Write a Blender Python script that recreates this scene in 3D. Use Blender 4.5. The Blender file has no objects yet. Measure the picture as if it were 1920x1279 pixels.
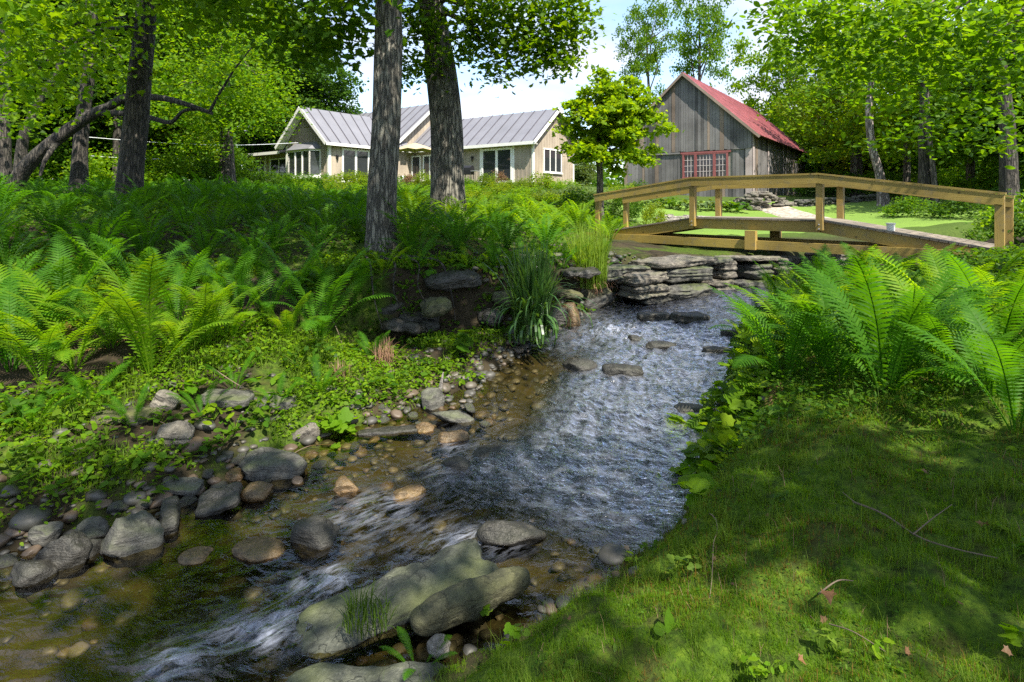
import bpy, bmesh, math, random
import numpy as np
from mathutils import Vector, Matrix, Euler
random.seed(3)
rng = np.random.default_rng(5)
S = bpy.context.scene
COL = S.collection
PI = math.pi

# ------------------------------------------------------------------ camera, sky, sun, exposure
E, F, CX, HY = 1.6, 1080.0, 960.0, 378.0          # eye height; focal length, centre and horizon of the photograph in its pixels
cam = bpy.data.cameras.new('camera'); camo = bpy.data.objects.new('camera', cam); COL.objects.link(camo)
camo.location = (0, 0, E); camo.rotation_euler = (PI/2, 0, 0)
cam.sensor_width = 36; cam.lens = 36*F/1920; cam.shift_y = -(639.5-HY)/1920
cam.clip_start = 0.05; cam.clip_end = 3000
S.camera = camo

SUN_EL, SUN_AZ = math.radians(53), math.atan2(0.50, -0.86)   # azimuth clockwise from +Y
SUN = Vector((math.sin(SUN_AZ)*math.cos(SUN_EL), math.cos(SUN_AZ)*math.cos(SUN_EL), math.sin(SUN_EL)))
w = bpy.data.worlds.new('World'); S.world = w; w.use_nodes = True
nt = w.node_tree; nt.nodes.clear()
def wn(t, **k):
    n = nt.nodes.new(t)
    for a, b in k.items(): setattr(n, a, b)
    return n
out = wn('ShaderNodeOutputWorld'); bg = wn('ShaderNodeBackground'); bg.inputs[1].default_value = 0.15
sky = wn('ShaderNodeTexSky', sky_type='NISHITA', sun_disc=False, sun_elevation=SUN_EL, sun_rotation=SUN_AZ)
sky.air_density = 1.0; sky.dust_density = 0.5; sky.ozone_density = 1.3
tc = wn('ShaderNodeTexCoord'); sep = wn('ShaderNodeSeparateXYZ'); nt.links.new(tc.outputs['Generated'], sep.inputs[0])
ad = wn('ShaderNodeMath', operation='ADD'); nt.links.new(sep.outputs[2], ad.inputs[0]); ad.inputs[1].default_value = 0.22
dx = wn('ShaderNodeMath', operation='DIVIDE'); nt.links.new(sep.outputs[0], dx.inputs[0]); nt.links.new(ad.outputs[0], dx.inputs[1])
dy = wn('ShaderNodeMath', operation='DIVIDE'); nt.links.new(sep.outputs[1], dy.inputs[0]); nt.links.new(ad.outputs[0], dy.inputs[1])
cmb = wn('ShaderNodeCombineXYZ'); nt.links.new(dx.outputs[0], cmb.inputs[0]); nt.links.new(dy.outputs[0], cmb.inputs[1])
nz = wn('ShaderNodeTexNoise'); nz.inputs['Scale'].default_value = 1.35; nz.inputs['Detail'].default_value = 8; nz.inputs['Roughness'].default_value = 0.52
nt.links.new(cmb.outputs[0], nz.inputs['Vector'])
cr = wn('ShaderNodeValToRGB'); cr.color_ramp.elements[0].position = 0.40; cr.color_ramp.elements[1].position = 0.60
nt.links.new(nz.outputs['Fac'], cr.inputs[0])
nz2 = wn('ShaderNodeTexNoise'); nz2.inputs['Scale'].default_value = 2.6; nz2.inputs['Detail'].default_value = 6
nt.links.new(cmb.outputs[0], nz2.inputs['Vector'])
cr2 = wn('ShaderNodeValToRGB'); cr2.color_ramp.elements[0].position = 0.38; cr2.color_ramp.elements[1].position = 0.62
cr2.color_ramp.elements[0].color = (1.9, 2.2, 3.05, 1); cr2.color_ramp.elements[1].color = (3.4, 3.5, 3.9, 1)
nt.links.new(nz2.outputs['Fac'], cr2.inputs[0])
mx = wn('ShaderNodeMix', data_type='RGBA'); nt.links.new(cr.outputs[0], mx.inputs[0])
nt.links.new(sky.outputs[0], mx.inputs[6]); nt.links.new(cr2.outputs[0], mx.inputs[7])
nt.links.new(mx.outputs[2], bg.inputs[0]); nt.links.new(bg.outputs[0], out.inputs[0])

sl = bpy.data.lights.new('sun', 'SUN'); sl.energy = 5.0; sl.angle = math.radians(0.5); sl.color = (1.0, 0.94, 0.83)
so = bpy.data.objects.new('sun', sl); COL.objects.link(so)
so.rotation_euler = SUN.to_track_quat('Z', 'Y').to_euler(); so.location = (20, -30, 40)
S.view_settings.view_transform = 'Standard'; S.view_settings.look = 'None'; S.view_settings.gamma = 1
S.view_settings.exposure = 1.25
cy = S.cycles
cy.max_bounces = 7; cy.diffuse_bounces = 4; cy.glossy_bounces = 3; cy.transmission_bounces = 4; cy.transparent_max_bounces = 8
cy.caustics_reflective = False; cy.caustics_refractive = False
cy.use_denoising = False
cy.sample_clamp_indirect = 4; cy.sample_clamp_direct = 6

# ------------------------------------------------------------------ helpers
def at(px, py, Y): return Vector(((px-CX)/F*Y, Y, E-(py-HY)/F*Y))
def tag(o, label=None, cat=None, group=None, kind=None):
    if label: o['label'] = label
    if cat: o['category'] = cat
    if group: o['group'] = group
    if kind: o['kind'] = kind
    return o
def empty(name, loc=(0, 0, 0), rz=0, scale=1):
    o = bpy.data.objects.new(name, None); COL.objects.link(o); o.location = loc; o.rotation_euler = (0, 0, rz); o.scale = (scale,)*3
    o.empty_display_size = .2
    return o
def new(name, me, parent=None, loc=None, rot=None, scale=None):
    o = bpy.data.objects.new(name, me); COL.objects.link(o)
    if parent: o.parent = parent
    if loc is not None: o.location = loc
    if rot is not None: o.rotation_euler = rot
    if scale is not None: o.scale = scale if hasattr(scale, '__len__') else (scale,)*3
    return o

class MB:
    """collects vertices and faces of any size in numpy blocks, builds ONE mesh"""
    def __init__(s): s.v = []; s.f = []; s.n = 0; s.mi = []
    def add(s, v, faces, m=0):
        v = np.asarray(v, float).reshape(-1, 3)
        if isinstance(faces, np.ndarray): faces = [faces]
        elif len(faces) and isinstance(faces[0], np.ndarray): pass
        else:
            d = {}
            for f in faces: d.setdefault(len(f), []).append(f)
            faces = [np.array(x, int) for x in d.values()]
        for f in faces:
            if len(f): s.f.append(f+s.n); s.mi.append(np.full(len(f), m))
        s.v.append(v); s.n += len(v)
        return s
    def arr(s): return np.concatenate(s.v)
    def mesh(s, name, mats, smooth=False):
        me = bpy.data.meshes.new(name)
        v = s.arr(); me.vertices.add(len(v)); me.vertices.foreach_set('co', v.ravel())
        tot = sum(f.size for f in s.f); npoly = sum(len(f) for f in s.f)
        me.loops.add(tot); me.polygons.add(npoly)
        me.loops.foreach_set('vertex_index', np.concatenate([f.ravel() for f in s.f]).astype(np.int32))
        sizes = np.concatenate([np.full(len(f), f.shape[1]) for f in s.f])
        me.polygons.foreach_set('loop_start', np.concatenate([[0], np.cumsum(sizes)[:-1]]).astype(np.int32))
        if not isinstance(mats, (list, tuple)): mats = [mats]
        for m in mats: me.materials.append(m)
        me.polygons.foreach_set('material_index', np.concatenate(s.mi).astype(np.int32))
        me.polygons.foreach_set('use_smooth', np.full(npoly, smooth))
        me.update(calc_edges=True)
        return me
    def build(s, name, mats, parent=None, smooth=False, **k): return new(name, s.mesh(name, mats, smooth), parent, **k)
    def box(s, a, b, m=0):
        (x0, y0, z0), (x1, y1, z1) = a, b
        v = [(x0,y0,z0),(x1,y0,z0),(x1,y1,z0),(x0,y1,z0),(x0,y0,z1),(x1,y0,z1),(x1,y1,z1),(x0,y1,z1)]
        return s.add(v, np.array([(0,3,2,1),(4,5,6,7),(0,1,5,4),(1,2,6,5),(2,3,7,6),(3,0,4,7)]), m)
    def bar(s, p, q, wd, ht, up=(0, 0, 1), m=0, off=(0, 0)):
        """a plank from p to q, wd across and ht along up"""
        p, q = Vector(p), Vector(q); d = (q-p).normalized(); upv = Vector(up)
        sd = d.cross(upv).normalized(); uv = sd.cross(d).normalized()
        v = []
        for c in (p, q):
            for a, b in ((-1,-1),(1,-1),(1,1),(-1,1)): v.append(c+sd*(a*wd/2+off[0])+uv*(b*ht/2+off[1]))
        return s.add([tuple(x) for x in v], np.array([(0,1,2,3),(7,6,5,4),(0,4,5,1),(1,5,6,2),(2,6,7,3),(3,7,4,0)]), m)
    def poly_prism(s, pts, nrm, th, m=0):
        """a flat outline given a thickness along nrm"""
        n = len(pts); nrm = Vector(nrm)*th
        v = [tuple(Vector(p)) for p in pts]+[tuple(Vector(p)+nrm) for p in pts]
        f = [list(range(n))[::-1], list(range(n, 2*n))]+[[i, (i+1) % n, (i+1) % n+n, i+n] for i in range(n)]
        return s.add(v, f, m)
    def tube(s, pts, rad, seg=8, rough=0, seed=0, m=0, caps=True):
        pts = [Vector(p) for p in pts]; n = len(pts); P = np.array(pts)
        T = np.gradient(P, axis=0); T /= np.linalg.norm(T, axis=1)[:, None]+1e-9
        ref = np.array((0.31, 0.2, .93)) if abs(T[0][2]) < .8 else np.array((1., .1, 0))
        A = np.cross(T, ref); A /= np.linalg.norm(A, axis=1)[:, None]+1e-9; B = np.cross(T, A)
        th = np.linspace(0, 2*PI, seg, endpoint=False)
        rad = np.asarray(rad, float)
        R = rad[:, None]*np.ones((n, seg))
        if rough:
            q = np.stack([np.cos(th)[None]*np.ones((n, 1))*2.2+seed, np.sin(th)[None]*np.ones((n, 1))*2.2, np.cumsum(np.r_[0, np.linalg.norm(np.diff(P, axis=0), axis=1)])[:, None]*.9*np.ones((1, seg))], -1)
            R = R*(1+rough*(vnoise(q.reshape(-1, 3)).reshape(n, seg)-.5)*2)
        V = P[:, None]+R[..., None]*(np.cos(th)[None, :, None]*A[:, None]+np.sin(th)[None, :, None]*B[:, None])
        i, j = np.meshgrid(np.arange(n-1), np.arange(seg), indexing='ij'); j2 = (j+1) % seg
        q = np.stack([i*seg+j, i*seg+j2, (i+1)*seg+j2, (i+1)*seg+j], -1).reshape(-1, 4)
        s.add(V.reshape(-1, 3), q, m)
        if caps: s.add(V[-1], np.arange(seg)[None], m)
        return s

def _h(ix, iy, iz):
    n = (ix*374761393+iy*668265263+iz*2147483647) & 0xffffffff
    n = ((n ^ (n >> 13))*1274126177) & 0xffffffff
    return ((n ^ (n >> 16)) & 0xffff)/65535.0
def vnoise(p):
    p = np.asarray(p, float); i = np.floor(p).astype(np.int64); f = p-i; f = f*f*(3-2*f)
    r = 0
    for a in (0, 1):
        for b in (0, 1):
            for c in (0, 1):
                wgt = (f[:, 0] if a else 1-f[:, 0])*(f[:, 1] if b else 1-f[:, 1])*(f[:, 2] if c else 1-f[:, 2])
                r = r+wgt*_h(i[:, 0]+a, i[:, 1]+b, i[:, 2]+c)
    return r
def fbm(p, oc=4, g=.5):
    p = np.asarray(p, float); r = 0; a = 1; t = 0
    for k in range(oc): r = r+a*vnoise(p*(2.03**k)+17.3*k); t += a; a *= g
    return r/t
def xyz(x, y, z=0): return np.stack([x, y, np.zeros_like(x)+z], -1)
def sst(a, b, x): t = np.clip((x-a)/(b-a), 0, 1); return t*t*(3-2*t)

# ------------------------------------------------------------------ materials
def material(name):
    m = bpy.data.materials.new(name); m.use_nodes = True; t = m.node_tree
    b = t.nodes['Principled BSDF']
    return m, t, b
def nd(t, ty, **k):
    n = t.nodes.new(ty)
    for a, b in k.items(): setattr(n, a, b)
    return n
def ramp(t, src, stops):
    r = nd(t, 'ShaderNodeValToRGB'); el = r.color_ramp.elements
    while len(el) < len(stops): el.new(.5)
    for e, (p, c) in zip(el, stops): e.position = p; e.color = (*c, 1) if len(c) == 3 else c
    t.links.new(src, r.inputs[0]); return r.outputs[0]
def noise(t, scale, detail=5, rough=.55, stretch=None, coord='Object'):
    tcn = nd(t, 'ShaderNodeTexCoord'); v = tcn.outputs[coord]
    if stretch:
        mp = nd(t, 'ShaderNodeMapping'); mp.inputs['Scale'].default_value = stretch; t.links.new(v, mp.inputs[0]); v = mp.outputs[0]
    n = nd(t, 'ShaderNodeTexNoise'); n.inputs['Scale'].default_value = scale; n.inputs['Detail'].default_value = detail; n.inputs['Roughness'].default_value = rough
    t.links.new(v, n.inputs['Vector']); return n.outputs['Fac']
def mixc(t, fac, a, b, mode='MIX'):
    m = nd(t, 'ShaderNodeMix', data_type='RGBA', blend_type=mode)
    for sock, val in ((m.inputs[0], fac), (m.inputs[6], a), (m.inputs[7], b)):
        if isinstance(val, (int, float)): sock.default_value = val
        elif isinstance(val, tuple): sock.default_value = (*val, 1)
        else: t.links.new(val, sock)
    return m.outputs[2]
def bump(t, b, h, strength=.5, dist=.02):
    n = nd(t, 'ShaderNodeBump'); n.inputs['Strength'].default_value = strength; n.inputs['Distance'].default_value = dist
    t.links.new(h, n.inputs['Height']); t.links.new(n.outputs[0], b.inputs['Normal']); return n
def leaf_mat(name, cols, trans=.48, glow=(2.4, 2.1, .5), rough=.55, spec=.18):
    m, t, b = material(name)
    g = nd(t, 'ShaderNodeNewGeometry')
    c = ramp(t, g.outputs['Random Per Island'], [(i/(len(cols)-1), c) for i, c in enumerate(cols)])
    oi = nd(t, 'ShaderNodeObjectInfo'); c = mixc(t, 1.0, c, ramp(t, oi.outputs['Random'], [(0, (.72,.74,.8)), (.45, (1,1,1)), (.8, (1.12,1.05,1)), (1, (1.32,1.12,1))]), 'MULTIPLY')
    t.links.new(c, b.inputs['Base Color']); b.inputs['Roughness'].default_value = rough; b.inputs['Specular IOR Level'].default_value = spec
    tr = nd(t, 'ShaderNodeBsdfTranslucent'); t.links.new(mixc(t, 1.0, c, glow, 'MULTIPLY'), tr.inputs[0])
    ms = nd(t, 'ShaderNodeMixShader'); ms.inputs[0].default_value = trans
    t.links.new(b.outputs[0], ms.inputs[1]); t.links.new(tr.outputs[0], ms.inputs[2])
    t.links.new(ms.outputs[0], t.nodes['Material Output'].inputs[0])
    return m
def plain(name, col, rough=.6, metal=0, var=.15, scale=6, bmp=0, stretch=None):
    m, t, b = material(name)
    n = noise(t, scale, 6, .6, stretch)
    t.links.new(ramp(t, n, [(.3, tuple(x*(1-var) for x in col)), (.7, tuple(min(1, x*(1+var)) for x in col))]), b.inputs['Base Color'])
    b.inputs['Roughness'].default_value = rough; b.inputs['Metallic'].default_value = metal
    if bmp: bump(t, b, n, bmp, .01)
    return m
def wood_mat(name, c0, c1, grain=(18, 18, 1.2), var=.5, rough=.75, knots=False):
    m, t, b = material(name)
    g = nd(t, 'ShaderNodeNewGeometry')
    n1 = noise(t, 2.2, 8, .65, grain); n2 = noise(t, .8, 4, .5)
    c = ramp(t, n1, [(.28, c0), (.72, c1)])
    c = mixc(t, var, c, ramp(t, g.outputs['Random Per Island'], [(0, tuple(x*.62 for x in c0)), (.5, c1), (1, tuple(min(1, x*1.25) for x in c1))]))
    c = mixc(t, .45, c, ramp(t, n2, [(.35, tuple(x*.5 for x in c0)), (.65, c1)]))
    if knots:
        tk = nd(t, 'ShaderNodeTexCoord'); vk = nd(t, 'ShaderNodeTexVoronoi'); vk.inputs['Scale'].default_value = 3.2; t.links.new(tk.outputs['Object'], vk.inputs['Vector'])
        c = mixc(t, ramp(t, vk.outputs['Distance'], [(.05, (.85,.85,.85)), (.10, (0,0,0))]), c, tuple(x*.32 for x in c0))
        c = mixc(t, ramp(t, noise(t, 5.5, 7, .7), [(.52, (0,0,0)), (.68, (.55,.55,.55))]), c, (.15, .135, .105))
    t.links.new(c, b.inputs['Base Color']); b.inputs['Roughness'].default_value = rough
    bump(t, b, n1, .4, .006)
    return m

M = {}
M['leaf_mid'] = leaf_mat('leaf_mid', [(.035,.10,.006),(.055,.14,.007),(.085,.175,.008),(.06,.12,.008)])
M['leaf_dark'] = leaf_mat('leaf_dark', [(.022,.065,.006),(.035,.09,.007),(.05,.115,.008)], .42)
M['leaf_bright'] = leaf_mat('leaf_bright', [(.075,.18,.006),(.11,.22,.007),(.15,.25,.009),(.09,.20,.007)], .52)
M['leaf_yellow'] = leaf_mat('leaf_yellow', [(.09,.18,.006),(.13,.21,.008),(.17,.23,.012),(.08,.16,.008),(.15,.18,.02)], .5)
M['leaf_lime'] = leaf_mat('leaf_lime', [(.065,.17,.006),(.09,.20,.007),(.13,.225,.009),(.10,.20,.008)], .52)
M['leaf_pale'] = leaf_mat('leaf_pale', [(.07,.12,.035),(.10,.15,.05),(.13,.18,.06),(.06,.11,.03)], .35)
M['leaf_beech'] = leaf_mat('leaf_beech', [(.05,.13,.006),(.075,.175,.007),(.11,.21,.008),(.065,.15,.007)], .52)
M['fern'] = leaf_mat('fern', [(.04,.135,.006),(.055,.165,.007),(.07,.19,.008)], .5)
M['fern_bright'] = leaf_mat('fern_bright', [(.085,.20,.007),(.115,.235,.008),(.15,.26,.010)], .52)  # brighter green given mostly to sunlit ferns, sun put into the colour
M['fern_shaded'] = leaf_mat('fern_shaded', [(.03,.10,.007),(.04,.125,.008),(.055,.145,.008)], .45)  # darker green for the shaded bed, shade put into the colour
M['moss_brown'] = leaf_mat('moss_brown', [(.10,.075,.012),(.14,.10,.018),(.09,.10,.010),(.16,.085,.02)], .35, glow=(1.5, 1.3, .8))
M['grass'] = leaf_mat('grass', [(.06,.12,.012),(.09,.16,.014),(.12,.19,.02)], .4)
M['grass_bright'] = leaf_mat('grass_bright', [(.13,.22,.025),(.17,.27,.03),(.22,.31,.05)], .4)
M['iris'] = leaf_mat('iris', [(.03,.085,.02),(.045,.11,.022),(.06,.13,.03)], .3, rough=.3, spec=.6)
M['moss_blade'] = leaf_mat('moss_blade', [(.05,.13,.004),(.085,.185,.005),(.13,.225,.006),(.065,.15,.005),(.12,.16,.010)], .5)
M['red_shrub'] = leaf_mat('red_shrub', [(.20,.10,.06),(.24,.14,.07),(.16,.13,.05)], .35, glow=(1.4, 1.2, .9))
M['dead_leaf'] = leaf_mat('dead_leaf', [(.16,.085,.045),(.22,.13,.07),(.12,.07,.035),(.27,.19,.12)], .2, glow=(1.2, 1.1, 1))
M['dry_straw'] = leaf_mat('dry_straw', [(.22,.12,.075),(.30,.18,.12),(.16,.09,.05)], .2, glow=(1.2, 1.1, 1))
M['siding'] = wood_mat('siding', (.31,.255,.195), (.41,.345,.265), (6, 6, .6), .25, .8)
M['white_paint'] = plain('white_paint', (.74,.73,.68), .5, 0, .06, 3)
M['stucco_dark'] = plain('stucco_dark', (.20,.19,.16), .8)
M['seam_roof'] = plain('seam_roof', (.20,.198,.215), .5, .25, .10, .8)
M['seam_rib'] = plain('seam_rib', (.09,.085,.10), .5, .25, .10, .8)
M['red_roof'] = plain('red_roof', (.27,.085,.09), .55, .1, .3, 1.4, .1)
M['red_trim'] = plain('red_trim', (.22,.065,.062), .6, 0, .15, 4)
M['barn_wood'] = wood_mat('barn_wood', (.03,.028,.027), (.18,.17,.165), (9, 9, .55), .75, .85)
M['barn_brown'] = wood_mat('barn_brown', (.12,.085,.06), (.26,.20,.155), (9, 9, .55), .6, .85)
M['barn_pink'] = wood_mat('barn_pink', (.27,.21,.20), (.42,.36,.34), (9, 9, .55), .4, .85)
M['bridge_wood'] = wood_mat('bridge_wood', (.19,.13,.03), (.38,.27,.062), (2.2, 2.2, 22), .35, .6, True)
M['post_wood'] = wood_mat('post_wood', (.19,.125,.03), (.37,.255,.065), (16, 16, 1.3), .35, .6, True)
M['deck_wood'] = wood_mat('deck_wood', (.12,.10,.075), (.24,.20,.15), (3, 14, 14), .4, .8)
M['black_metal'] = plain('black_metal', (.02,.02,.022), .4, .3, .1)
M['grey_metal'] = plain('grey_metal', (.45,.45,.47), .35, .6, .1)
M['canvas'] = plain('canvas', (.42,.32,.19), .8, 0, .06, 2)
M['wire'] = plain('wire', (.75,.77,.80), .4, 0, .02)
M['screen'] = plain('screen', (.06,.055,.05), .6, 0, .3, 1.5)
# glass
def glass(name, col=(.03, .034, .036)):
    m, t, b = material(name); b.inputs['Base Color'].default_value = (*col, 1); b.inputs['Roughness'].default_value = .06
    b.inputs['Specular IOR Level'].default_value = .8; return m
M['glass'] = glass('glass'); M['glass_barn'] = glass('glass_barn', (.03, .018, .02))
def bark_mat(name, c0, c1, c2, sc=1.0, lichen=.35):
    m, t, b = material(name)
    n1 = noise(t, 9*sc, 8, .7, (3.2, 3.2, .8)); n2 = noise(t, 1.6*sc, 5, .6); n3 = noise(t, 9*sc, 6, .7)
    tcn = nd(t, 'ShaderNodeTexCoord'); mp = nd(t, 'ShaderNodeMapping'); mp.inputs['Scale'].default_value = (11*sc, 11*sc, 1.9*sc); t.links.new(tcn.outputs['Object'], mp.inputs[0])
    vo = nd(t, 'ShaderNodeTexVoronoi', feature='DISTANCE_TO_EDGE'); vo.inputs['Scale'].default_value = 1.6
    wv = nd(t, 'ShaderNodeMix', data_type='VECTOR'); wv.inputs[0].default_value = .22
    t.links.new(mp.outputs[0], wv.inputs[4])
    nn = nd(t, 'ShaderNodeTexNoise'); nn.inputs['Scale'].default_value = 2.5; t.links.new(mp.outputs[0], nn.inputs['Vector']); 
    sc2 = nd(t, 'ShaderNodeVectorMath', operation='SCALE'); sc2.inputs['Scale'].default_value = 3; t.links.new(nn.outputs['Color'], sc2.inputs[0]); t.links.new(sc2.outputs[0], wv.inputs[5])
    t.links.new(wv.outputs[1], vo.inputs['Vector'])
    fis = ramp(t, vo.outputs['Distance'], [(0, (0, 0, 0)), (.22, (1, 1, 1))])
    c = ramp(t, n1, [(.3, c0), (.7, c1)])
    c = mixc(t, fis, tuple(x*.25 for x in c0), c)
    c = mixc(t, ramp(t, n2, [(.55, (0, 0, 0)), (.70, (lichen,)*3)]), c, c2)
    t.links.new(c, b.inputs['Base Color']); b.inputs['Roughness'].default_value = .9
    h = mixc(t, .45, fis, n3)
    bump(t, b, h, 1.0, .06)
    return m
M['bark_grey'] = bark_mat('bark_grey', (.12,.11,.085), (.25,.23,.185), (.24,.26,.19))
M['bark_dark'] = bark_mat('bark_dark', (.05,.042,.034), (.105,.09,.07), (.10,.11,.07), 1.0, .3)
M['bark_far'] = bark_mat('bark_far', (.10,.085,.07), (.20,.17,.14), (.22,.22,.17), .8, .3)
M['bark_birch'] = bark_mat('bark_birch', (.26,.20,.17), (.46,.40,.36), (.40,.30,.24), .6, .5)
def rock_mat(name, c0, c1, mossy=.6, mc=(.07,.09,.018), wet=.75, layered=0):
    m, t, b = material(name)
    n1 = noise(t, 3.5, 9, .65, (1, 1, 1+layered*4)); n2 = noise(t, 14, 6, .7); n3 = noise(t, 1.7, 5, .6)
    c = ramp(t, n1, [(.3, c0), (.7, c1)])
    c = mixc(t, .45, c, ramp(t, n2, [(.35, tuple(x*.35 for x in c0)), (.65, tuple(min(1, x*1.45) for x in c1))]))
    n4 = noise(t, 45, 3, .6); bed = noise(t, 6, 7, .7, (.7, 1.0, 5.5))
    tcn = nd(t, 'ShaderNodeTexCoord'); mp = nd(t, 'ShaderNodeMapping'); mp.inputs['Scale'].default_value = (1, 1, 2.2); mp.inputs['Rotation'].default_value = (.3, .2, .5); t.links.new(tcn.outputs['Object'], mp.inputs[0])
    vo = nd(t, 'ShaderNodeTexVoronoi', feature='DISTANCE_TO_EDGE'); vo.inputs['Scale'].default_value = 3.6
    nn = nd(t, 'ShaderNodeTexNoise'); nn.inputs['Scale'].default_value = 6; nn.inputs['Detail'].default_value = 5; t.links.new(mp.outputs[0], nn.inputs['Vector'])
    av = nd(t, 'ShaderNodeVectorMath', operation='MULTIPLY_ADD'); av.inputs[1].default_value = (.35, .35, .35); t.links.new(nn.outputs['Color'], av.inputs[0]); t.links.new(mp.outputs[0], av.inputs[2]); t.links.new(av.outputs[0], vo.inputs['Vector'])
    crack = ramp(t, vo.outputs['Distance'], [(0, (0, 0, 0)), (.016, (1, 1, 1))])
    c = mixc(t, ramp(t, bed, [(.40, (.55,.55,.55)), (.55, (0,0,0))]), c, tuple(x*.5 for x in c0)); c = mixc(t, ramp(t, n4, [(.60, (0,0,0)), (.72, (.5,.5,.5))]), c, tuple(min(1, x*1.7) for x in c1))
    ck = nd(t, 'ShaderNodeMath', operation='MAXIMUM'); t.links.new(crack, ck.inputs[0]); t.links.new(ramp(t, n3, [(.42, (.35,.35,.35)), (.6, (1,1,1))]), ck.inputs[1])
    c = mixc(t, ck.outputs[0], tuple(x*.35 for x in c0), c)
    g = nd(t, 'ShaderNodeNewGeometry'); sp = nd(t, 'ShaderNodeSeparateXYZ'); t.links.new(g.outputs['Normal'], sp.inputs[0])
    mm = nd(t, 'ShaderNodeMath', operation='MULTIPLY'); t.links.new(ramp(t, sp.outputs[2], [(.15, (0, 0, 0)), (.85, (1, 1, 1))]), mm.inputs[0])
    t.links.new(ramp(t, n3, [(.42, (0, 0, 0)), (.62, (mossy,)*3)]), mm.inputs[1])
    c = mixc(t, mm.outputs[0], c, mc)
    t.links.new(c, b.inputs['Base Color']); b.inputs['Roughness'].default_value = wet
    bump(t, b, mixc(t, .35, mixc(t, .5, n2, bed), mixc(t, .6, ck.outputs[0], n4)), 1.0, .045)
    return m
M['rock'] = rock_mat('rock', (.045,.044,.038), (.12,.115,.098), .75)
M['rock_green'] = rock_mat('rock_green', (.042,.048,.036), (.105,.108,.082), .7, (.10,.115,.03))
M['rock_log'] = rock_mat('rock_log', (.038,.04,.018), (.105,.10,.052), .9, (.085,.09,.022))
M['rock_wet'] = rock_mat('rock_wet', (.018,.017,.013), (.05,.046,.038), .3, (.03,.035,.010), .5)
M['rock_tan'] = rock_mat('rock_tan', (.075,.05,.024), (.19,.12,.055), .2, (.10,.10,.03), .4)
M['rock_wall'] = rock_mat('rock_wall', (.06,.053,.043), (.22,.195,.16), .25, (.11,.12,.03), .8, 1)
M['rock_pale'] = rock_mat('rock_pale', (.15,.13,.11), (.33,.30,.26), .1, (.12,.13,.04), .8)
def pebble_mat():
    m, t, b = material('pebbles')
    g = nd(t, 'ShaderNodeNewGeometry')
    c = ramp(t, g.outputs['Random Per Island'], [(0, (.025,.025,.022)), (.3, (.06,.056,.046)), (.55, (.04,.042,.035)), (.75, (.10,.085,.062)), (.9, (.10,.058,.03)), (1, (.15,.14,.125))])
    t.links.new(mixc(t, .3, c, ramp(t, noise(t, 18, 5), [(.3, (.025, .025, .02)), (.7, (.11, .10, .085))])), b.inputs['Base Color']); b.inputs['Roughness'].default_value = .55
    return m
M['pebbles'] = pebble_mat()
def ground_mat():
    m, t, b = material('ground')
    a = nd(t, 'ShaderNodeAttribute', attribute_name='zone'); sp = nd(t, 'ShaderNodeSeparateColor'); t.links.new(a.outputs['Color'], sp.inputs[0])
    n1 = noise(t, 2.2, 9, .65); n2 = noise(t, 16, 7, .7); n3 = noise(t, .7, 5, .6)
    soil = ramp(t, n1, [(.28, (.014,.011,.007)), (.5, (.033,.026,.015)), (.75, (.06,.046,.027))])
    soil = mixc(t, ramp(t, n2, [(.55, (0,0,0)), (.7, (.6,.6,.6))]), soil, (.10, .07, .042))
    moss = ramp(t, n2, [(.30, (.012,.022,.004)), (.5, (.05,.095,.007)), (.72, (.12,.18,.012))])
    moss = mixc(t, ramp(t, noise(t, 4.5, 6, .65), [(.50, (0,0,0)), (.64, (.6,.6,.6))]), moss, (.05, .04, .014))
    grass = ramp(t, n2, [(.25, (.025,.05,.008)), (.75, (.085,.13,.02))])
    bed = ramp(t, n1, [(.25, (.014,.015,.007)), (.5, (.042,.038,.017)), (.75, (.085,.068,.030))])
    bed = mixc(t, ramp(t, n3, [(.55, (0,0,0)), (.70, (.4,.4,.4))]), bed, (.05, .047, .012))
    c = mixc(t, sp.outputs[0], soil, moss); c = mixc(t, sp.outputs[1], c, grass); c = mixc(t, sp.outputs[2], c, bed)
    t.links.new(c, b.inputs['Base Color']); b.inputs['Roughness'].default_value = .95; b.inputs['Specular IOR Level'].default_value = .15
    bump(t, b, mixc(t, .6, n1, n2), 1.0, .05)
    return m
M['ground'] = ground_mat()
def lawn_mat():
    m, t, b = material('lawn')
    n1 = noise(t, .5, 4); n2 = noise(t, 60, 5, .7)
    c = ramp(t, n1, [(.3, (.10,.19,.016)), (.7, (.15,.25,.022))])
    c = mixc(t, .45, c, ramp(t, n2, [(.3, (.05,.11,.01)), (.7, (.19,.29,.03))]))
    t.links.new(c, b.inputs['Base Color']); b.inputs['Roughness'].default_value = .9; bump(t, b, n2, .7, .03); return m
M['lawn'] = lawn_mat()
def gravel_mat():
    m, t, b = material('gravel_bed')
    v = nd(t, 'ShaderNodeTexVoronoi'); v.inputs['Scale'].default_value = 9; tcn = nd(t, 'ShaderNodeTexCoord'); t.links.new(tcn.outputs['Object'], v.inputs['Vector'])
    sp = nd(t, 'ShaderNodeSeparateColor'); t.links.new(v.outputs['Color'], sp.inputs[0])
    c = ramp(t, sp.outputs[0], [(0, (.16,.14,.11)), (.5, (.30,.26,.20)), (1, (.44,.40,.33))])
    t.links.new(c, b.inputs['Base Color']); b.inputs['Roughness'].default_value = .85; bump(t, b, v.outputs['Distance'], -1, .08); return m
M['gravel_bed'] = gravel_mat()
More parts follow.
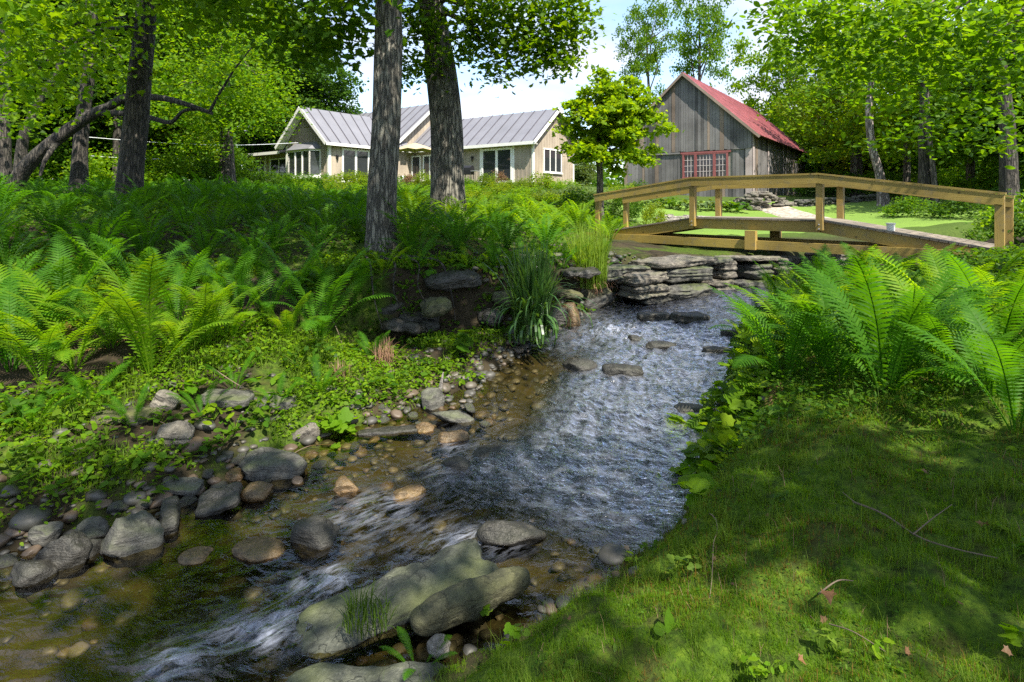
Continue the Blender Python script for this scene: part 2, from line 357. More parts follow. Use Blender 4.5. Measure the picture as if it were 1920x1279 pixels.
def water_mat():
    m, t, b = material('water'); t.nodes.remove(b)
    uv = nd(t, 'ShaderNodeUVMap'); uv.uv_map = 'flow'
    def fl(sx, sy, sc, det=3, rough=.6):
        mp = nd(t, 'ShaderNodeMapping'); mp.inputs['Scale'].default_value = (sx, sy, 1); t.links.new(uv.outputs[0], mp.inputs[0])
        n = nd(t, 'ShaderNodeTexNoise'); n.inputs['Scale'].default_value = sc; n.inputs['Detail'].default_value = det; n.inputs['Roughness'].default_value = rough; n.inputs['Distortion'].default_value = .5
        t.links.new(mp.outputs[0], n.inputs['Vector']); return n.outputs['Fac']
    h = mixc(t, .5, fl(1, .8, 7), fl(1, .7, 19))
    bp = nd(t, 'ShaderNodeBump'); ca = nd(t, 'ShaderNodeAttribute', attribute_name='chop'); t.links.new(ca.outputs['Fac'], bp.inputs['Strength']); bp.inputs['Distance'].default_value = .06; t.links.new(h, bp.inputs['Height'])
    fr = nd(t, 'ShaderNodeFresnel'); fr.inputs[0].default_value = 1.36; t.links.new(bp.outputs[0], fr.inputs['Normal'])
    frr = nd(t, 'ShaderNodeMath', operation='MULTIPLY_ADD'); t.links.new(fr.outputs[0], frr.inputs[0]); fk = nd(t, 'ShaderNodeMath', operation='MULTIPLY_ADD'); t.links.new(ca.outputs['Fac'], fk.inputs[0]); fk.inputs[1].default_value = 2.7; fk.inputs[2].default_value = .95; t.links.new(fk.outputs[0], frr.inputs[1]); frr.inputs[2].default_value = .0; frr.use_clamp = True
    tr = nd(t, 'ShaderNodeBsdfTransparent'); t.links.new(ramp(t, ca.outputs['Fac'], [(.15, (.80,.74,.52)), (.8, (.30,.33,.33))]), tr.inputs[0])
    gl = nd(t, 'ShaderNodeBsdfGlossy'); gl.inputs['Roughness'].default_value = .06; gl.inputs[0].default_value = (.95, .96, 1, 1); t.links.new(bp.outputs[0], gl.inputs['Normal'])
    mxs = nd(t, 'ShaderNodeMixShader'); t.links.new(frr.outputs[0], mxs.inputs[0]); t.links.new(tr.outputs[0], mxs.inputs[1]); t.links.new(gl.outputs[0], mxs.inputs[2])
    at_ = nd(t, 'ShaderNodeAttribute', attribute_name='foam')
    fo = nd(t, 'ShaderNodeMath', operation='MULTIPLY'); t.links.new(at_.outputs['Fac'], fo.inputs[0])
    t.links.new(ramp(t, fl(.35, 1.1, 16, 6, .7), [(.43, (0,0,0)), (.70, (.85,.85,.85))]), fo.inputs[1])
    sky_sheen = nd(t, 'ShaderNodeMath', operation='MULTIPLY'); t.links.new(ramp(t, ca.outputs['Fac'], [(.35, (0,0,0)), (1, (.13,.13,.13))]), sky_sheen.inputs[0]); t.links.new(ramp(t, fl(.6, .8, 12, 6, .7), [(.40, (.10,.10,.10)), (.62, (1,1,1))]), sky_sheen.inputs[1])  # pale diffuse streaks on choppy water stand in for sky reflection
    fo2 = nd(t, 'ShaderNodeMath', operation='MAXIMUM'); t.links.new(fo.outputs[0], fo2.inputs[0]); t.links.new(sky_sheen.outputs[0], fo2.inputs[1]); fo = fo2
    df = nd(t, 'ShaderNodeBsdfDiffuse'); df.inputs[0].default_value = (.56, .60, .72, 1); t.links.new(bp.outputs[0], df.inputs['Normal'])  # tint shared by foam and the painted sky reflection
    m2 = nd(t, 'ShaderNodeMixShader'); t.links.new(fo.outputs[0], m2.inputs[0]); t.links.new(mxs.outputs[0], m2.inputs[1]); t.links.new(df.outputs[0], m2.inputs[2])
    t.links.new(m2.outputs[0], t.nodes['Material Output'].inputs[0]); return m
M['water'] = water_mat()

# ------------------------------------------------------------------ terrain
EDGE = [((-14,3.0),(-12,-.5),-2.6),((-7,2.95),(-6,.8),-2.5),((-4.6,3.25),(-3.2,1.8),-2.44),((-3.06,3.67),(-1.2,2.65),-2.4),((-2.5,4.35),(-.45,3.0),-2.36),
 ((-2.1,4.9),(.2,3.4),-2.33),((-1.5,5.3),(.85,3.84),-2.26),((-.5,5.9),(1.47,4.6),-2.2),((-.2,7.0),(2.0,5.7),-2.12),((.35,8.2),(2.6,7.1),-2.05),((1.0,9.1),(3.1,8.2),-1.95),
 ((1.8,10.3),(3.9,9.3),-1.84),((3.6,11.6),(5.0,10.5),-1.78),((6.3,13.2),(7.0,11.7),-1.74),((10,15.2),(10.6,13.2),-1.66),((16,17.5),(16.5,15.3),-1.55),((30,22),(30,19),-1.2)]
def catmull(P, n):
    P = np.asarray(P, float); k = len(P); r = []
    u = np.linspace(0, k-1, n); i = np.clip(u.astype(int), 0, k-2); f = (u-i)[:, None]
    p0 = P[np.maximum(i-1, 0)]; p1 = P[i]; p2 = P[i+1]; p3 = P[np.minimum(i+2, k-1)]
    return .5*((2*p1)+(-p0+p2)*f+(2*p0-5*p1+4*p2-p3)*f**2+(-p0+3*p1-3*p2+p3)*f**3)
NS = 240
Ls = catmull([e[0] for e in EDGE], NS); Rs = catmull([e[1] for e in EDGE], NS); Zs = catmull([[e[2]] for e in EDGE], NS)[:, 0]+E
Cs = (Ls+Rs)/2; HWs = np.linalg.norm(Ls-Rs, axis=1)/2; IDX = np.linspace(0, len(EDGE)-1, NS)
CTRL = np.array([(0,0,-1.55),(1.5,2.,-1.62),(0.3,2.3,-1.9),(1.2,3.2,-1.78),(2,4.2,-1.68),(3,4,-1.5),(5,3,-1.35),(6,6,-1.2),(3.2,6.5,-1.6),(8.4,9.9,-.92),(5,9,-1.45),(12,9,-.6),(10,5,-1.0),(-.5,1.5,-1.95),
 (-1,-2,-1.9),(4,-4,-1.3),(12,-2,-.8),(-4,-3,-2.0),(-3,4.7,-2.1),(-4,4.9,-1.9),(-2.3,5.6,-2.05),(-1.2,6.3,-2.05),(-3.2,5.9,-1.6),(-5,6,-1.45),(-.8,7.2,-2.0),(-2,7.2,-1.75),(-2.1,8.7,-.98),(-.5,9,-.95),(.4,9.8,-.95),(1.3,11,-.98),
 (2.4,11.5,-1.05),(4,13,-1.14),(2.4,16.2,-1.02),(6,14.6,-1.2),(-4,8.6,-1.05),(-8,8.5,-.85),(-12,9,-.55),(-3,14,-.42),(-8,14,-.2),(0,15,-.6),(3,20,-.72),(-3,22,-.15),(-12,22,.0),(0,28,.3),(-8,28,.35),(-5,33,.95),(-12,35,1.1),(2,35,1.1),
 (-20,38,1.4),(-8,45,1.5),(10,45,1.0),(6,17,-.95),(8,22,-.75),(9,28,-.3),(11,31,.15),(13,31,.25),(7,35,.6),(20,44,.4),(12,20,-.85),(16,24,-.5),(12,26,-.52),(15,27.5,-.3),(20,18,-.35),(25,30,.3),(0,90,2),(-60,40,2),(60,40,2),(0,-50,-1.5),(50,0,0),(-50,0,0),(50,90,2),(-60,90,2),(-60,-50,0),(60,-50,0),(-7,5,-1.6),(-12,5,-1.3)])
_P = CTRL[:, :2]; _phi = lambda d: np.sqrt(d**2+.25)
_A = _phi(np.linalg.norm(_P[:, None]-_P[None], axis=2)); _n = len(_P)
_K = np.zeros((_n+1, _n+1)); _K[:_n, :_n] = _A-np.eye(_n)*.02; _K[:_n, _n] = 1; _K[_n, :_n] = 1
_W = np.linalg.solve(_K, np.r_[CTRL[:, 2], 0])
def stream(p):
    """distance outside the water's edge, side (+1 left bank), water height, index along"""
    d = np.full(len(p), 1e9); k = np.zeros(len(p), int)
    for a in range(0, len(p), 20000):
        D = np.linalg.norm(p[a:a+20000, None]-Cs[None], axis=2)-HWs[None]
        k[a:a+20000] = D.argmin(1); d[a:a+20000] = D.min(1)
    t = np.gradient(Cs, axis=0)[k]; r = p-Cs[k]
    side = np.sign(t[:, 0]*r[:, 1]-t[:, 1]*r[:, 0])
    return d, side, Zs[k], IDX[k]
SCARP = catmull([(-6.5,6.6),(-4.2,6.5),(-2.9,7.0),(-2.2,7.75),(-1.2,8.25),(-.2,8.6),(.6,9.15),(1.2,9.9),(2.2,10.9)], 80)
def scarp(p, base, zw):
    """undercut bank: a low bar in front of the line, the fern terrace behind it"""
    D = np.linalg.norm(p[:, None]-SCARP[None], axis=2); k = D.argmin(1); t = np.gradient(SCARP, axis=0)[k]; r = p-SCARP[k]
    sd = np.sign(t[:, 0]*r[:, 1]-t[:, 1]*r[:, 0])*D.min(1); f = k/79.
    wgt = sst(.28, .42, f)*(1-sst(.93, 1, f))*(1-sst(2.0, 3.2, D.min(1)))
    low = np.minimum(base, zw+.10+.10*np.clip(-sd, 0, 1.5)); low = np.where(sd < 0, np.minimum(low, zw+.12+.12*np.clip(1+sd*.4, 0, 1)), low)
    high = np.maximum(base, E-1.0)
    tgt = low+(high-low)*sst(-.08, .30, sd)
    return base+(tgt-base)*wgt
def heights(p, detail=True):
    p = np.asarray(p, float)
    base = np.empty(len(p))
    for a in range(0, len(p), 20000):
        q = p[a:a+20000]; base[a:a+20000] = _phi(np.linalg.norm(q[:, None]-_P[None], axis=2)) @ _W[:_n]+_W[_n]
    base = np.clip(base, -3, 6)+E
    d, side, zw, ix = stream(p)
    base = np.maximum(base, zw+.06)
    base = np.where(side > 0, scarp(p, base, zw), base)
    steep = (side > 0)*sst(8.2, 9.0, ix)*(1-sst(13.5, 14.5, ix))
    wd = np.where(side > 0, .75-.3*steep, .55)
    h = zw-.03+(base-zw+.03)*sst(-.05, 1, np.maximum(d, 0)/wd)
    h = np.where(d < 0, zw-.04-.16*np.clip(-d/.5, 0, 1), h)
    if detail:
        r = np.linalg.norm(p, axis=1)
        h = h+(fbm(xyz(p[:, 0], p[:, 1])*1.3, 3)-.5)*.16*np.where(d < .1, .35, 1)*np.clip(20/(r+5), .3, 1)
        h = h+(fbm(xyz(p[:, 0], p[:, 1], 2)*2.9, 2)-.5)*.15*np.clip(6/(r+1), 0, 1)*np.where(d < .1, .2, 1)
        h = h+(fbm(xyz(p[:, 0], p[:, 1], 4)*6, 3)-.5)*.085*np.clip(8/(r+1), 0, 1)
        h = h+(fbm(xyz(p[:, 0], p[:, 1], 6)*14, 2)-.5)*.035*np.clip(4/(r+1), 0, 1)
    return h
def gz(x, y): return float(heights(np.array([[x, y]]), False)[0])
def zone_lawn(p):
    x, y = p[:, 0], p[:, 1]; d, side, zw, ix = stream(p)
    m = sst(15.2, 16.6, y-.25*(x-4)) * (1-sst(30.0, 31, y+.12*(x-8)*np.where(x > 8, 1, 0)-.1*np.maximum(x-13, 0)))*sst(3.6, 4.6, x-.04*(y-16))*(1-sst(24, 27, x))
    return m*sst(.6, 1.2, d)
def make_ground():
    nth, nr = 760, 270
    th = np.linspace(-PI, PI, nth, endpoint=False); r = 0.35*(1.0265**np.arange(nr)); r = np.r_[r, 600, 1500]; nr = len(r)
    X = r[:, None]*np.sin(th)[None]; Y = r[:, None]*np.cos(th)[None]; p = np.stack([X.ravel(), Y.ravel()], 1)
    z = heights(p)
    i, j = np.meshgrid(np.arange(nr-1), np.arange(nth), indexing='ij'); j2 = (j+1) % nth
    q = np.stack([i*nth+j, i*nth+j2, (i+1)*nth+j2, (i+1)*nth+j], -1).reshape(-1, 4)
    mb = MB(); mb.add(np.c_[p, z], q); mb.add([(0, 0, gz(0, 0))], [])
    mb.f.append(np.array([[len(p), (jj+1) % nth, jj] for jj in range(nth)])); mb.mi.append(np.zeros(nth, int))
    me = mb.mesh('ground', M['ground'], True)
    d, side, zw, ix = stream(p); nn = fbm(xyz(p[:, 0], p[:, 1])*.9, 4)
    moss = (side < 0)*sst(.0, .25, d)*sst(.2, .45, nn+.15)*(1-sst(6, 11, np.hypot(p[:, 0], p[:, 1])))
    moss = np.maximum(moss, (side > 0)*sst(.5, .62, nn)*.8)
    grass = sst(14, 18, p[:, 1])*(p[:, 0] > -30)
    bed = 1-sst(-.1, .22, d)
    colr = np.c_[moss, grass, bed, np.ones(len(p))]; colr = np.vstack([colr, [[1, 0, 0, 1]]])
    a = me.color_attributes.new('zone', 'FLOAT_COLOR', 'POINT'); a.data.foreach_set('color', colr.ravel())
    return tag(new('ground', me), kind='structure')
ground = make_ground()
def sheet(name, x0, x1, y0, y1, st, maskf, mat, lift=.03):
    xs = np.arange(x0, x1+st, st); ys = np.arange(y0, y1+st, st); X, Y = np.meshgrid(xs, ys); p = np.stack([X.ravel(), Y.ravel()], 1)
    m = maskf(p); z = heights(p)+lift*m-.12*(1-m); nx = len(xs)
    i, j = np.meshgrid(np.arange(len(ys)-1), np.arange(nx-1), indexing='ij')
    q = np.stack([i*nx+j, i*nx+j+1, (i+1)*nx+j+1, (i+1)*nx+j], -1).reshape(-1, 4)
    q = q[(m[q].max(1) > .02)]
    mb = MB(); mb.add(np.c_[p, z], q); return tag(mb.build(name, mat, smooth=True), kind='structure')
lawn = sheet('lawn', 3, 28, 14, 33, .25, zone_lawn, M['lawn'], .04)
def zone_path(p):
    x, y = p[:, 0], p[:, 1]; cxl = 11.4+.10*(y-22)
    return (1-sst(.75, 1.15, np.abs(x-cxl-.5*np.sin(y*.3))))*sst(19.5, 20.5, y)*(1-sst(28, 29, y))
path = sheet('gravel_path', 8, 16, 18, 30, .2, zone_path, M['gravel_bed'], .085)

def make_water():
    # resample densely near the camera, sparsely upstream
    u = np.concatenate([np.linspace(1.2, 9, 620), np.linspace(9, 13.5, 260)[1:], np.linspace(13.5, 16, 60)[1:]])
    L = np.stack([np.interp(u, IDX, Ls[:, k]) for k in (0, 1)], 1); R = np.stack([np.interp(u, IDX, Rs[:, k]) for k in (0, 1)], 1); Z = np.interp(u, IDX, Zs)
    t = np.linspace(-.28, 1.28, 230)
    Pp = L[:, None]+(R-L)[:, None]*t[None, :, None]
    Cc = (L+R)/2; s = np.r_[0, np.cumsum(np.linalg.norm(np.diff(Cc, axis=0), axis=1))]; hw = np.linalg.norm(R-L, axis=1)
    U = s[:, None]*np.ones_like(t)[None]; V = (t[None]-.5)*hw[:, None]
    f = lambda a, b, o, oc=3: fbm(np.stack([U.ravel()*a, V.ravel()*b, np.full(U.size, o)], 1), oc).reshape(U.shape)
    rid = lambda n: 1-np.abs(2*n-1)
    x, y = Pp[..., 0], Pp[..., 1]
    def blob(px, py, Y, rx, ry):
        c = at(px, py, Y); return np.exp(-(((x-c.x)/rx)**2+((y-c.y)/ry)**2))
    # riffles: chutes of white water between stones
    fo = .6*blob(1150, 620, 8.7, .45, .35)+.2*blob(1250, 640, 8.2, .6, .4)+.2*blob(1380, 640, 8.3, .5, .5)+.9*blob(610, 1090, 3.55, .20, .16)+.75*blob(500, 1170, 3.2, .28, .16)+.75*blob(330, 1250, 2.97, .16, .14)
    fo = fo+.55*blob(860, 1010, 3.9, .35, .16)+.4*blob(700, 960, 4.3, .3, .25)+.3*blob(850, 860, 5.0, .25, .5)+.08*np.exp(-((u[:, None]-8.3)/1.2)**2)*np.exp(-((t[None]-.55)/.3)**2)+.12*blob(1400, 545, 11.3, 1.2, .5)
    chop = .16+.84*sst(5.4, 6.6, u)[:, None]*np.maximum(sst(.18, .5, t)[None], .7*sst(8.4, 9.2, u)[:, None])*(1-.25*sst(9.5, 11, u)[:, None])
    chop = np.clip(chop+.5*np.clip(fo, 0, 1)+.25*(f(.8, 1.4, 9)-.5), .08, 1)
    amp = (.15+.50*chop+.9*np.clip(fo, 0, 1))
    h = (f(1.5, 1.9, 0)-.5)*.07+((rid(f(4.2, 4.6, 3))-.6)*.052+(rid(f(9, 8, 7, 2))-.6)*.026)*(.8+1.1*chop)+(rid(f(19, 15, 5, 2))-.6)*.016*chop
    z = Z[:, None]+h*amp
    n0, n1 = U.shape
    i, j = np.meshgrid(np.arange(n0-1), np.arange(n1-1), indexing='ij')
    q = np.stack([i*n1+j, i*n1+j+1, (i+1)*n1+j+1, (i+1)*n1+j], -1).reshape(-1, 4)
    mb = MB(); mb.add(np.stack([x, y, z], -1).reshape(-1, 3), q); me = mb.mesh('water', M['water'], True)
    uvl = me.uv_layers.new(name='flow'); vi = np.empty(len(me.loops), np.int32); me.loops.foreach_get('vertex_index', vi)
    uvl.data.foreach_set('uv', np.stack([U.ravel()[vi], V.ravel()[vi]], 1).ravel())
    a = me.attributes.new('chop', 'FLOAT', 'POINT'); a.data.foreach_set('value', chop.ravel())
    a = me.attributes.new('foam', 'FLOAT', 'POINT'); a.data.foreach_set('value', np.clip(fo, 0, 1).ravel())
    return tag(new('stream_water', me), kind='structure')
water = make_water()

# ------------------------------------------------------------------ rocks
def ico(sub):
    bm = bmesh.new(); bmesh.ops.create_icosphere(bm, subdivisions=sub, radius=1)
    v = np.array([x.co[:] for x in bm.verts]); f = np.array([[y.index for y in x.verts] for x in bm.faces]); bm.free(); return v, f
ICO = {k: ico(k) for k in (1, 2, 3, 4, 5)}
def rock_verts(sub, size, facets, seed, rough=.08, flat=0):
    r = np.random.default_rng(seed); d, f = ICO[sub]
    n = r.normal(size=(facets, 3)); n /= np.linalg.norm(n, axis=1)[:, None]
    dist = r.uniform(.62, 1.0, facets)
    if flat: n = np.vstack([n, [(0.05, .03, 1), (0, .05, -1)]]); dist = np.r_[dist, flat, flat]
    dot = d @ n.T; rr = np.where(dot > .05, dist[None]/np.maximum(dot, .05), 9); rr = np.sort(rr, 1)[:, :2]
    k = np.minimum(rr[:, 0], 1.15)
    v = d*k[:, None]
    v = v*(1+rough*1.4*(fbm(d*2.2+seed, 4)-.5)*2)[:, None]+(fbm(d*7+seed, 4)-.5)[:, None]*d*rough*1.3
    return v*np.asarray(size), f
def rock(name, label, pos, size, mat, seed, facets=11, sub=4, rot=(0, 0, 0), rough=.08, flat=0, cat='rock', group=None):
    v, f = rock_verts(sub, size, facets, seed, rough, flat); mb = MB(); mb.add(v, f)
    o = mb.build(name, M[mat], smooth=True, loc=pos, rot=rot)
    return tag(o, label, cat, group)
def place(px, py, d=None, guess=6.0):
    """the point of the ground seen at a pixel: march the view ray down to the terrain or the water"""
    ys = np.geomspace(1.5, 60, 900); X = (px-CX)/F*ys; Zr = E-(py-HY)/F*ys
    q = np.stack([X, ys], 1); h = heights(q, False); sd = stream(q); h = np.where(sd[0] < .1, np.maximum(h, sd[2]), h); k = np.argmax(Zr <= h)
    return Vector((X[k], ys[k], float(h[k])))
B = 'boulder'
def ledge(name, label, pos, size, mat, seed, rot=(0, 0, 0), rough=.16, strata=.05, cat='rock', pw=5):
    """an angular bedded slab: a rounded block broken along its layers"""
    d, f = ICO[5]; v = d/(np.abs(d)**pw).sum(1)[:, None]**(1/pw); q = v*np.array(size); sm_ = min(size)
    c = 1+.22*(fbm(np.c_[q[:, :2]*2.2, np.zeros(len(q))]+seed, 3)-.5)*2; q[:, :2] *= c[:, None]
    lay = np.round(fbm(q*np.array((1.6, 1.6, 10))+seed, 2)*6)/6-.5
    v = q+d*((fbm(q*4+seed*7, 5)-.5)*rough)[:, None]+d*np.array((1, 1, .7))*(lay*strata)[:, None]+d*((fbm(q*16+seed, 3)-.5)*.03)[:, None]
    mb = MB(); mb.add(v, f); return tag(mb.build(name, M[mat], smooth=True, loc=pos, rot=rot), label, cat)
def R_(px, py, label, size, mat, seed, dz=0., **k):
    p = place(px, py)
    if k.get('flat'): return ledge('boulder', label, (p.x, p.y, p.z+dz), tuple(np.array(size)*(1,1,.8)), mat, seed, k.get('rot', (0,0,0)), min(size)*1.0, min(size)*.55)
    return rock(k.pop('name', 'boulder'), label, (p.x, p.y, p.z+dz), size, mat, seed, **k)
R_(508, 892, 'grey green mossy boulder lying flat at the edge of the gravel bar', (.31,.18,.12), 'rock', 3, .06, rot=(.05,.12,-.25))
R_(246, 1030, 'square tan topped boulder with mossy side at the near left waterline', (.19,.17,.18), 'rock', 8, .06, rot=(0,0,.4), facets=9)
R_(595, 1008, 'black wet domed stone standing out of the shallow water', (.16,.14,.13), 'rock_wet', 12, .0, facets=4)
R_(65, 1085, 'dark wet wedge stone lowest in the left bank row', (.16,.11,.08), 'rock_wet', 15, .04, rot=(0,.25,0))
R_(118, 1062, 'dark upright slab stone leaning among the left bank row', (.16,.10,.17), 'rock_wet', 17, .05)
R_(88, 1018, 'small light grey stone perched above the dark left bank stones', (.10,.08,.07), 'rock', 18, .05)
R_(172, 1010, 'rounded grey stone beside the square tan topped boulder', (.09,.08,.09), 'rock', 19, .04, facets=6)
R_(168, 1040, 'dark rounded stone below the small grey one at the waterline', (.09,.09,.07), 'rock_wet', 20, .03, facets=6)
R_(410, 955, 'flat dark slate slab tilted into the water beside the bar', (.17,.13,.05), 'rock_wet', 22, .06, rot=(.35,-.2,.3), flat=.5)
R_(340, 930, 'thin flat grey slate lying behind the dark tilted slab', (.16,.10,.035), 'rock', 23, .06, rot=(.1,.1,.1), flat=.5)
R_(318, 985, 'narrow dark slate wedge standing on edge at the waterline', (.06,.17,.09), 'rock_wet', 24, .04, rot=(.2,0,.5), flat=.6)
R_(482, 932, 'orange brown rounded cobble at the water edge under the mossy boulder', (.135,.085,.065), 'rock_tan', 25, .03, facets=5)
R_(440, 900, 'small ochre stone left of the mossy flat boulder', (.07,.06,.06), 'rock_tan', 26, .03, facets=6)
R_(648, 920, 'reddish brown stone alone in the riffle by the bar', (.11,.09,.08), 'rock_tan', 27, .02)
R_(765, 925, 'ochre stone washed over by the riffle right of the reddish stone', (.13,.1,.05), 'rock_tan', 28, .0, facets=6)
R_(480, 1032, 'submerged brown and orange stone in the clear shallows', (.17,.12,.05), 'rock_tan', 29, -.01, facets=6)
R_(370, 1042, 'submerged yellowish round stone in the clear shallows', (.10,.08,.04), 'rock_tan', 30, -.01, facets=5)
R_(848, 795, 'smooth grey stone with a flat top at the head of the bar', (.19,.10,.085), 'rock', 31, .06, rot=(0,.15,-.1))
R_(850, 830, 'brown wet cobble below the smooth grey stone', (.13,.10,.08), 'rock_tan', 33, .03, facets=6)
R_(810, 765, 'upright mossy stone behind the smooth grey stone', (.12,.10,.15), 'rock', 34, .08)
R_(827, 752, 'thin pale stone splinter standing on end', (.025,.025,.16), 'rock_pale', 35, .12, rot=(.1,.12,0))
R_(795, 812, 'small rust coloured stone at the tip of the bar', (.09,.07,.06), 'rock_tan', 36, .03, facets=6)
R_(740, 815, 'long dark slate strip lying along the bar edge', (.34,.07,.035), 'rock_wet', 37, .03, rot=(0,-.03,.14), flat=.5)
R_(330, 830, 'pale pointed slab standing in the sunlit weeds', (.13,.08,.09), 'rock_wall', 38, .05, rot=(.35,.2,.4), flat=.5)
R_(575, 825, 'tan tilted slab propped in the bar weeds', (.12,.06,.10), 'rock_wall', 39, .05, rot=(.3,-.5,.2), flat=.5)
R_(425, 750, 'layered grey ledge stone half buried in the left bank', (.25,.15,.07), 'rock', 40, .0, rot=(.05,.1,.2), flat=.6)
R_(520, 755, 'grey ledge stone lying right of the layered one', (.16,.11,.06), 'rock', 41, .0, flat=.6)
R_(240, 775, 'dark flat ledge stone beneath the sunlit fern', (.26,.16,.06), 'rock_log', 43, -.01, flat=.6)
R_(310, 765, 'pinkish leaning slate beside the sunlit fern', (.11,.07,.09), 'rock_wall', 44, .05, rot=(0,.5,.3), flat=.5)
R_(1065, 612, 'rust brown boulder wedged behind the dark iris clump', (.26,.2,.24), 'rock_tan', 45, .10, facets=8)
R_(1170, 702, 'flat dark stone with a rusty end breaking the current', (.26,.13,.085), 'rock_wet', 46, .03, rot=(0,.05,-.1), flat=.6)
R_(1085, 690, 'wet rounded stone under the drooping iris leaves', (.2,.15,.09), 'rock_wet', 47, .02, facets=7)
R_(1228, 598, 'dark flat stone at the lip of the upper riffle, left of two', (.30,.16,.10), 'rock_wet', 48, .03, flat=.6)
R_(1290, 600, 'dark flat stone at the lip of the upper riffle, right of two', (.28,.16,.10), 'rock_wet', 49, .02, flat=.6, rot=(0,.1,.3))
R_(1190, 640, 'small dark stone splitting the white water', (.13,.09,.06), 'rock_wet', 50, .02, facets=6)
R_(1235, 652, 'flat dark stone just awash below the splitting stone', (.22,.10,.05), 'rock_wet', 51, .02, facets=6)
R_(1370, 632, 'dark stone under the right bank fern tips', (.18,.12,.09), 'rock_wet', 52, .03)
R_(1345, 662, 'low dark stone near the right bank riffle', (.20,.10,.05), 'rock_wet', 53, .02, flat=.6)
R_(1295, 770, 'mossy wet stone under the right bank leaves', (.14,.1,.05), 'rock_wet', 54, .0, flat=.6)
R_(945, 848, 'long low stone hidden under the riffle', (.25,.14,.05), 'rock_wet', 55, -.02, flat=.6)
R_(960, 1000, 'dark knobbly stone in the dip behind the big slab', (.2,.12,.09), 'rock_wet', 56, .0)
R_(855, 880, 'dark round stone amid the white streaks', (.12,.10,.08), 'rock_wet', 58, .0, facets=6)
# big foreground slab, log shaped boulder, lowest slab
p = place(760, 1130)
ledge('slab_rock', 'broad pale green slab sloping into the stream under the log shaped boulder', (p.x-.02, p.y+.04, p.z-.0), (.54,.19,.06), 'rock_green', 71, (.07,-.09,.55), .16, .09)
p = place(885, 1150)
ledge('log_boulder', 'long olive brown mossy boulder shaped like a log at the near right bank', (p.x, p.y, p.z+.07), (.35,.09,.085), 'rock_log', 75, (0,-.10,.42), .07, .012, pw=2.8)
p = place(690, 1300)
ledge('slab_rock', 'flat grey slab cut by the lower edge of the view', (p.x, p.y-.05, p.z-.02), (.40,.20,.055), 'rock_green', 77, (.05,.02,.1), .08, .04)
p = place(825, 1225)
rock('stone', 'small pale stone tucked under the end of the log shaped boulder', (p.x, p.y, p.z+.03), (.06,.05,.045), 'rock_pale', 79, 6, 3)

# loose cobbles along the bar: one thing each
names = 'cobble'
cob = [MB().add(*rock_verts(3, (1, .8, .6), 6, 200+k, .05)).mesh('cobble', M['pebbles' if k % 2 else 'rock'], True) for k in range(6)]
n = 0
for px, py, s in [(390,893,.05),(402,905,.045),(445,870,.05),(430,880,.035),(455,857,.04),(362,905,.05),(350,948,.06),(300,945,.07),(270,950,.06),(372,925,.05),(500,905,.04),(560,905,.05),(600,880,.06),(585,860,.05),
   (640,860,.05),(690,815,.06),(720,795,.05),(745,780,.06),(775,785,.06),(700,830,.05),(665,840,.045),(770,745,.07),(720,770,.05),(830,770,.05),(880,780,.06),(690,780,.05),(650,800,.05),(30,1000,.06),(55,965,.05),(130,975,.05),(220,960,.06),(195,950,.05),(10,1060,.07),(0,1020,.06),(910,800,.05),(60,1040,.05),(785,800,.045),(760,805,.05),(620,835,.04),(545,845,.05)]:
    p = place(px, py)
    tag(new('cobble', cob[n % 6], loc=(p.x, p.y, p.z+s*.25), rot=(random.uniform(-.2,.2), random.uniform(-.2,.2), random.uniform(0,6)), scale=s*1.15), 'small rounded grey cobble among the stones of the left gravel bar', 'cobble', 'cobbles of the left gravel bar'); n += 1
# gravel: pebbles nobody could count
def pebbles():
    mb = MB(); V = [rock_verts(2, (1, .8, .55), 6, 300+k, .04) for k in range(8)]
    pts = []
    while len(pts) < 2600:
        q = np.c_[rng.uniform(-6, 3.5, 4000), rng.uniform(2.6, 11.5, 4000)]; d, sd, zw, ix = stream(q)
        den = np.where(d < 0, .6*np.exp(d*2.2), np.where(sd > 0, np.exp(-np.maximum(d, 0)/.45), .06*np.exp(-np.maximum(d, 0)/.15)))
        keep = rng.random(4000) < den; pts += list(q[keep])
    pts = np.array(pts[:2600]); z = heights(pts); dd = stream(pts)[0]
    for (x, y), h, d in zip(pts, z, dd):
        v, f = V[rng.integers(8)]; s = rng.gamma(3, .011)+.010; a = rng.uniform(0, 6.3); c, sn = math.cos(a), math.sin(a)
        v = v*s; v = np.c_[v[:, 0]*c-v[:, 1]*sn+x, v[:, 0]*sn+v[:, 1]*c+y, v[:, 2]+h+s*.12]
        mb.add(v, f)
    return tag(mb.build('gravel', M['pebbles'], smooth=True), 'grey and brown pebbles along the stream edge and bed', 'gravel', kind='stuff')
pebbles()

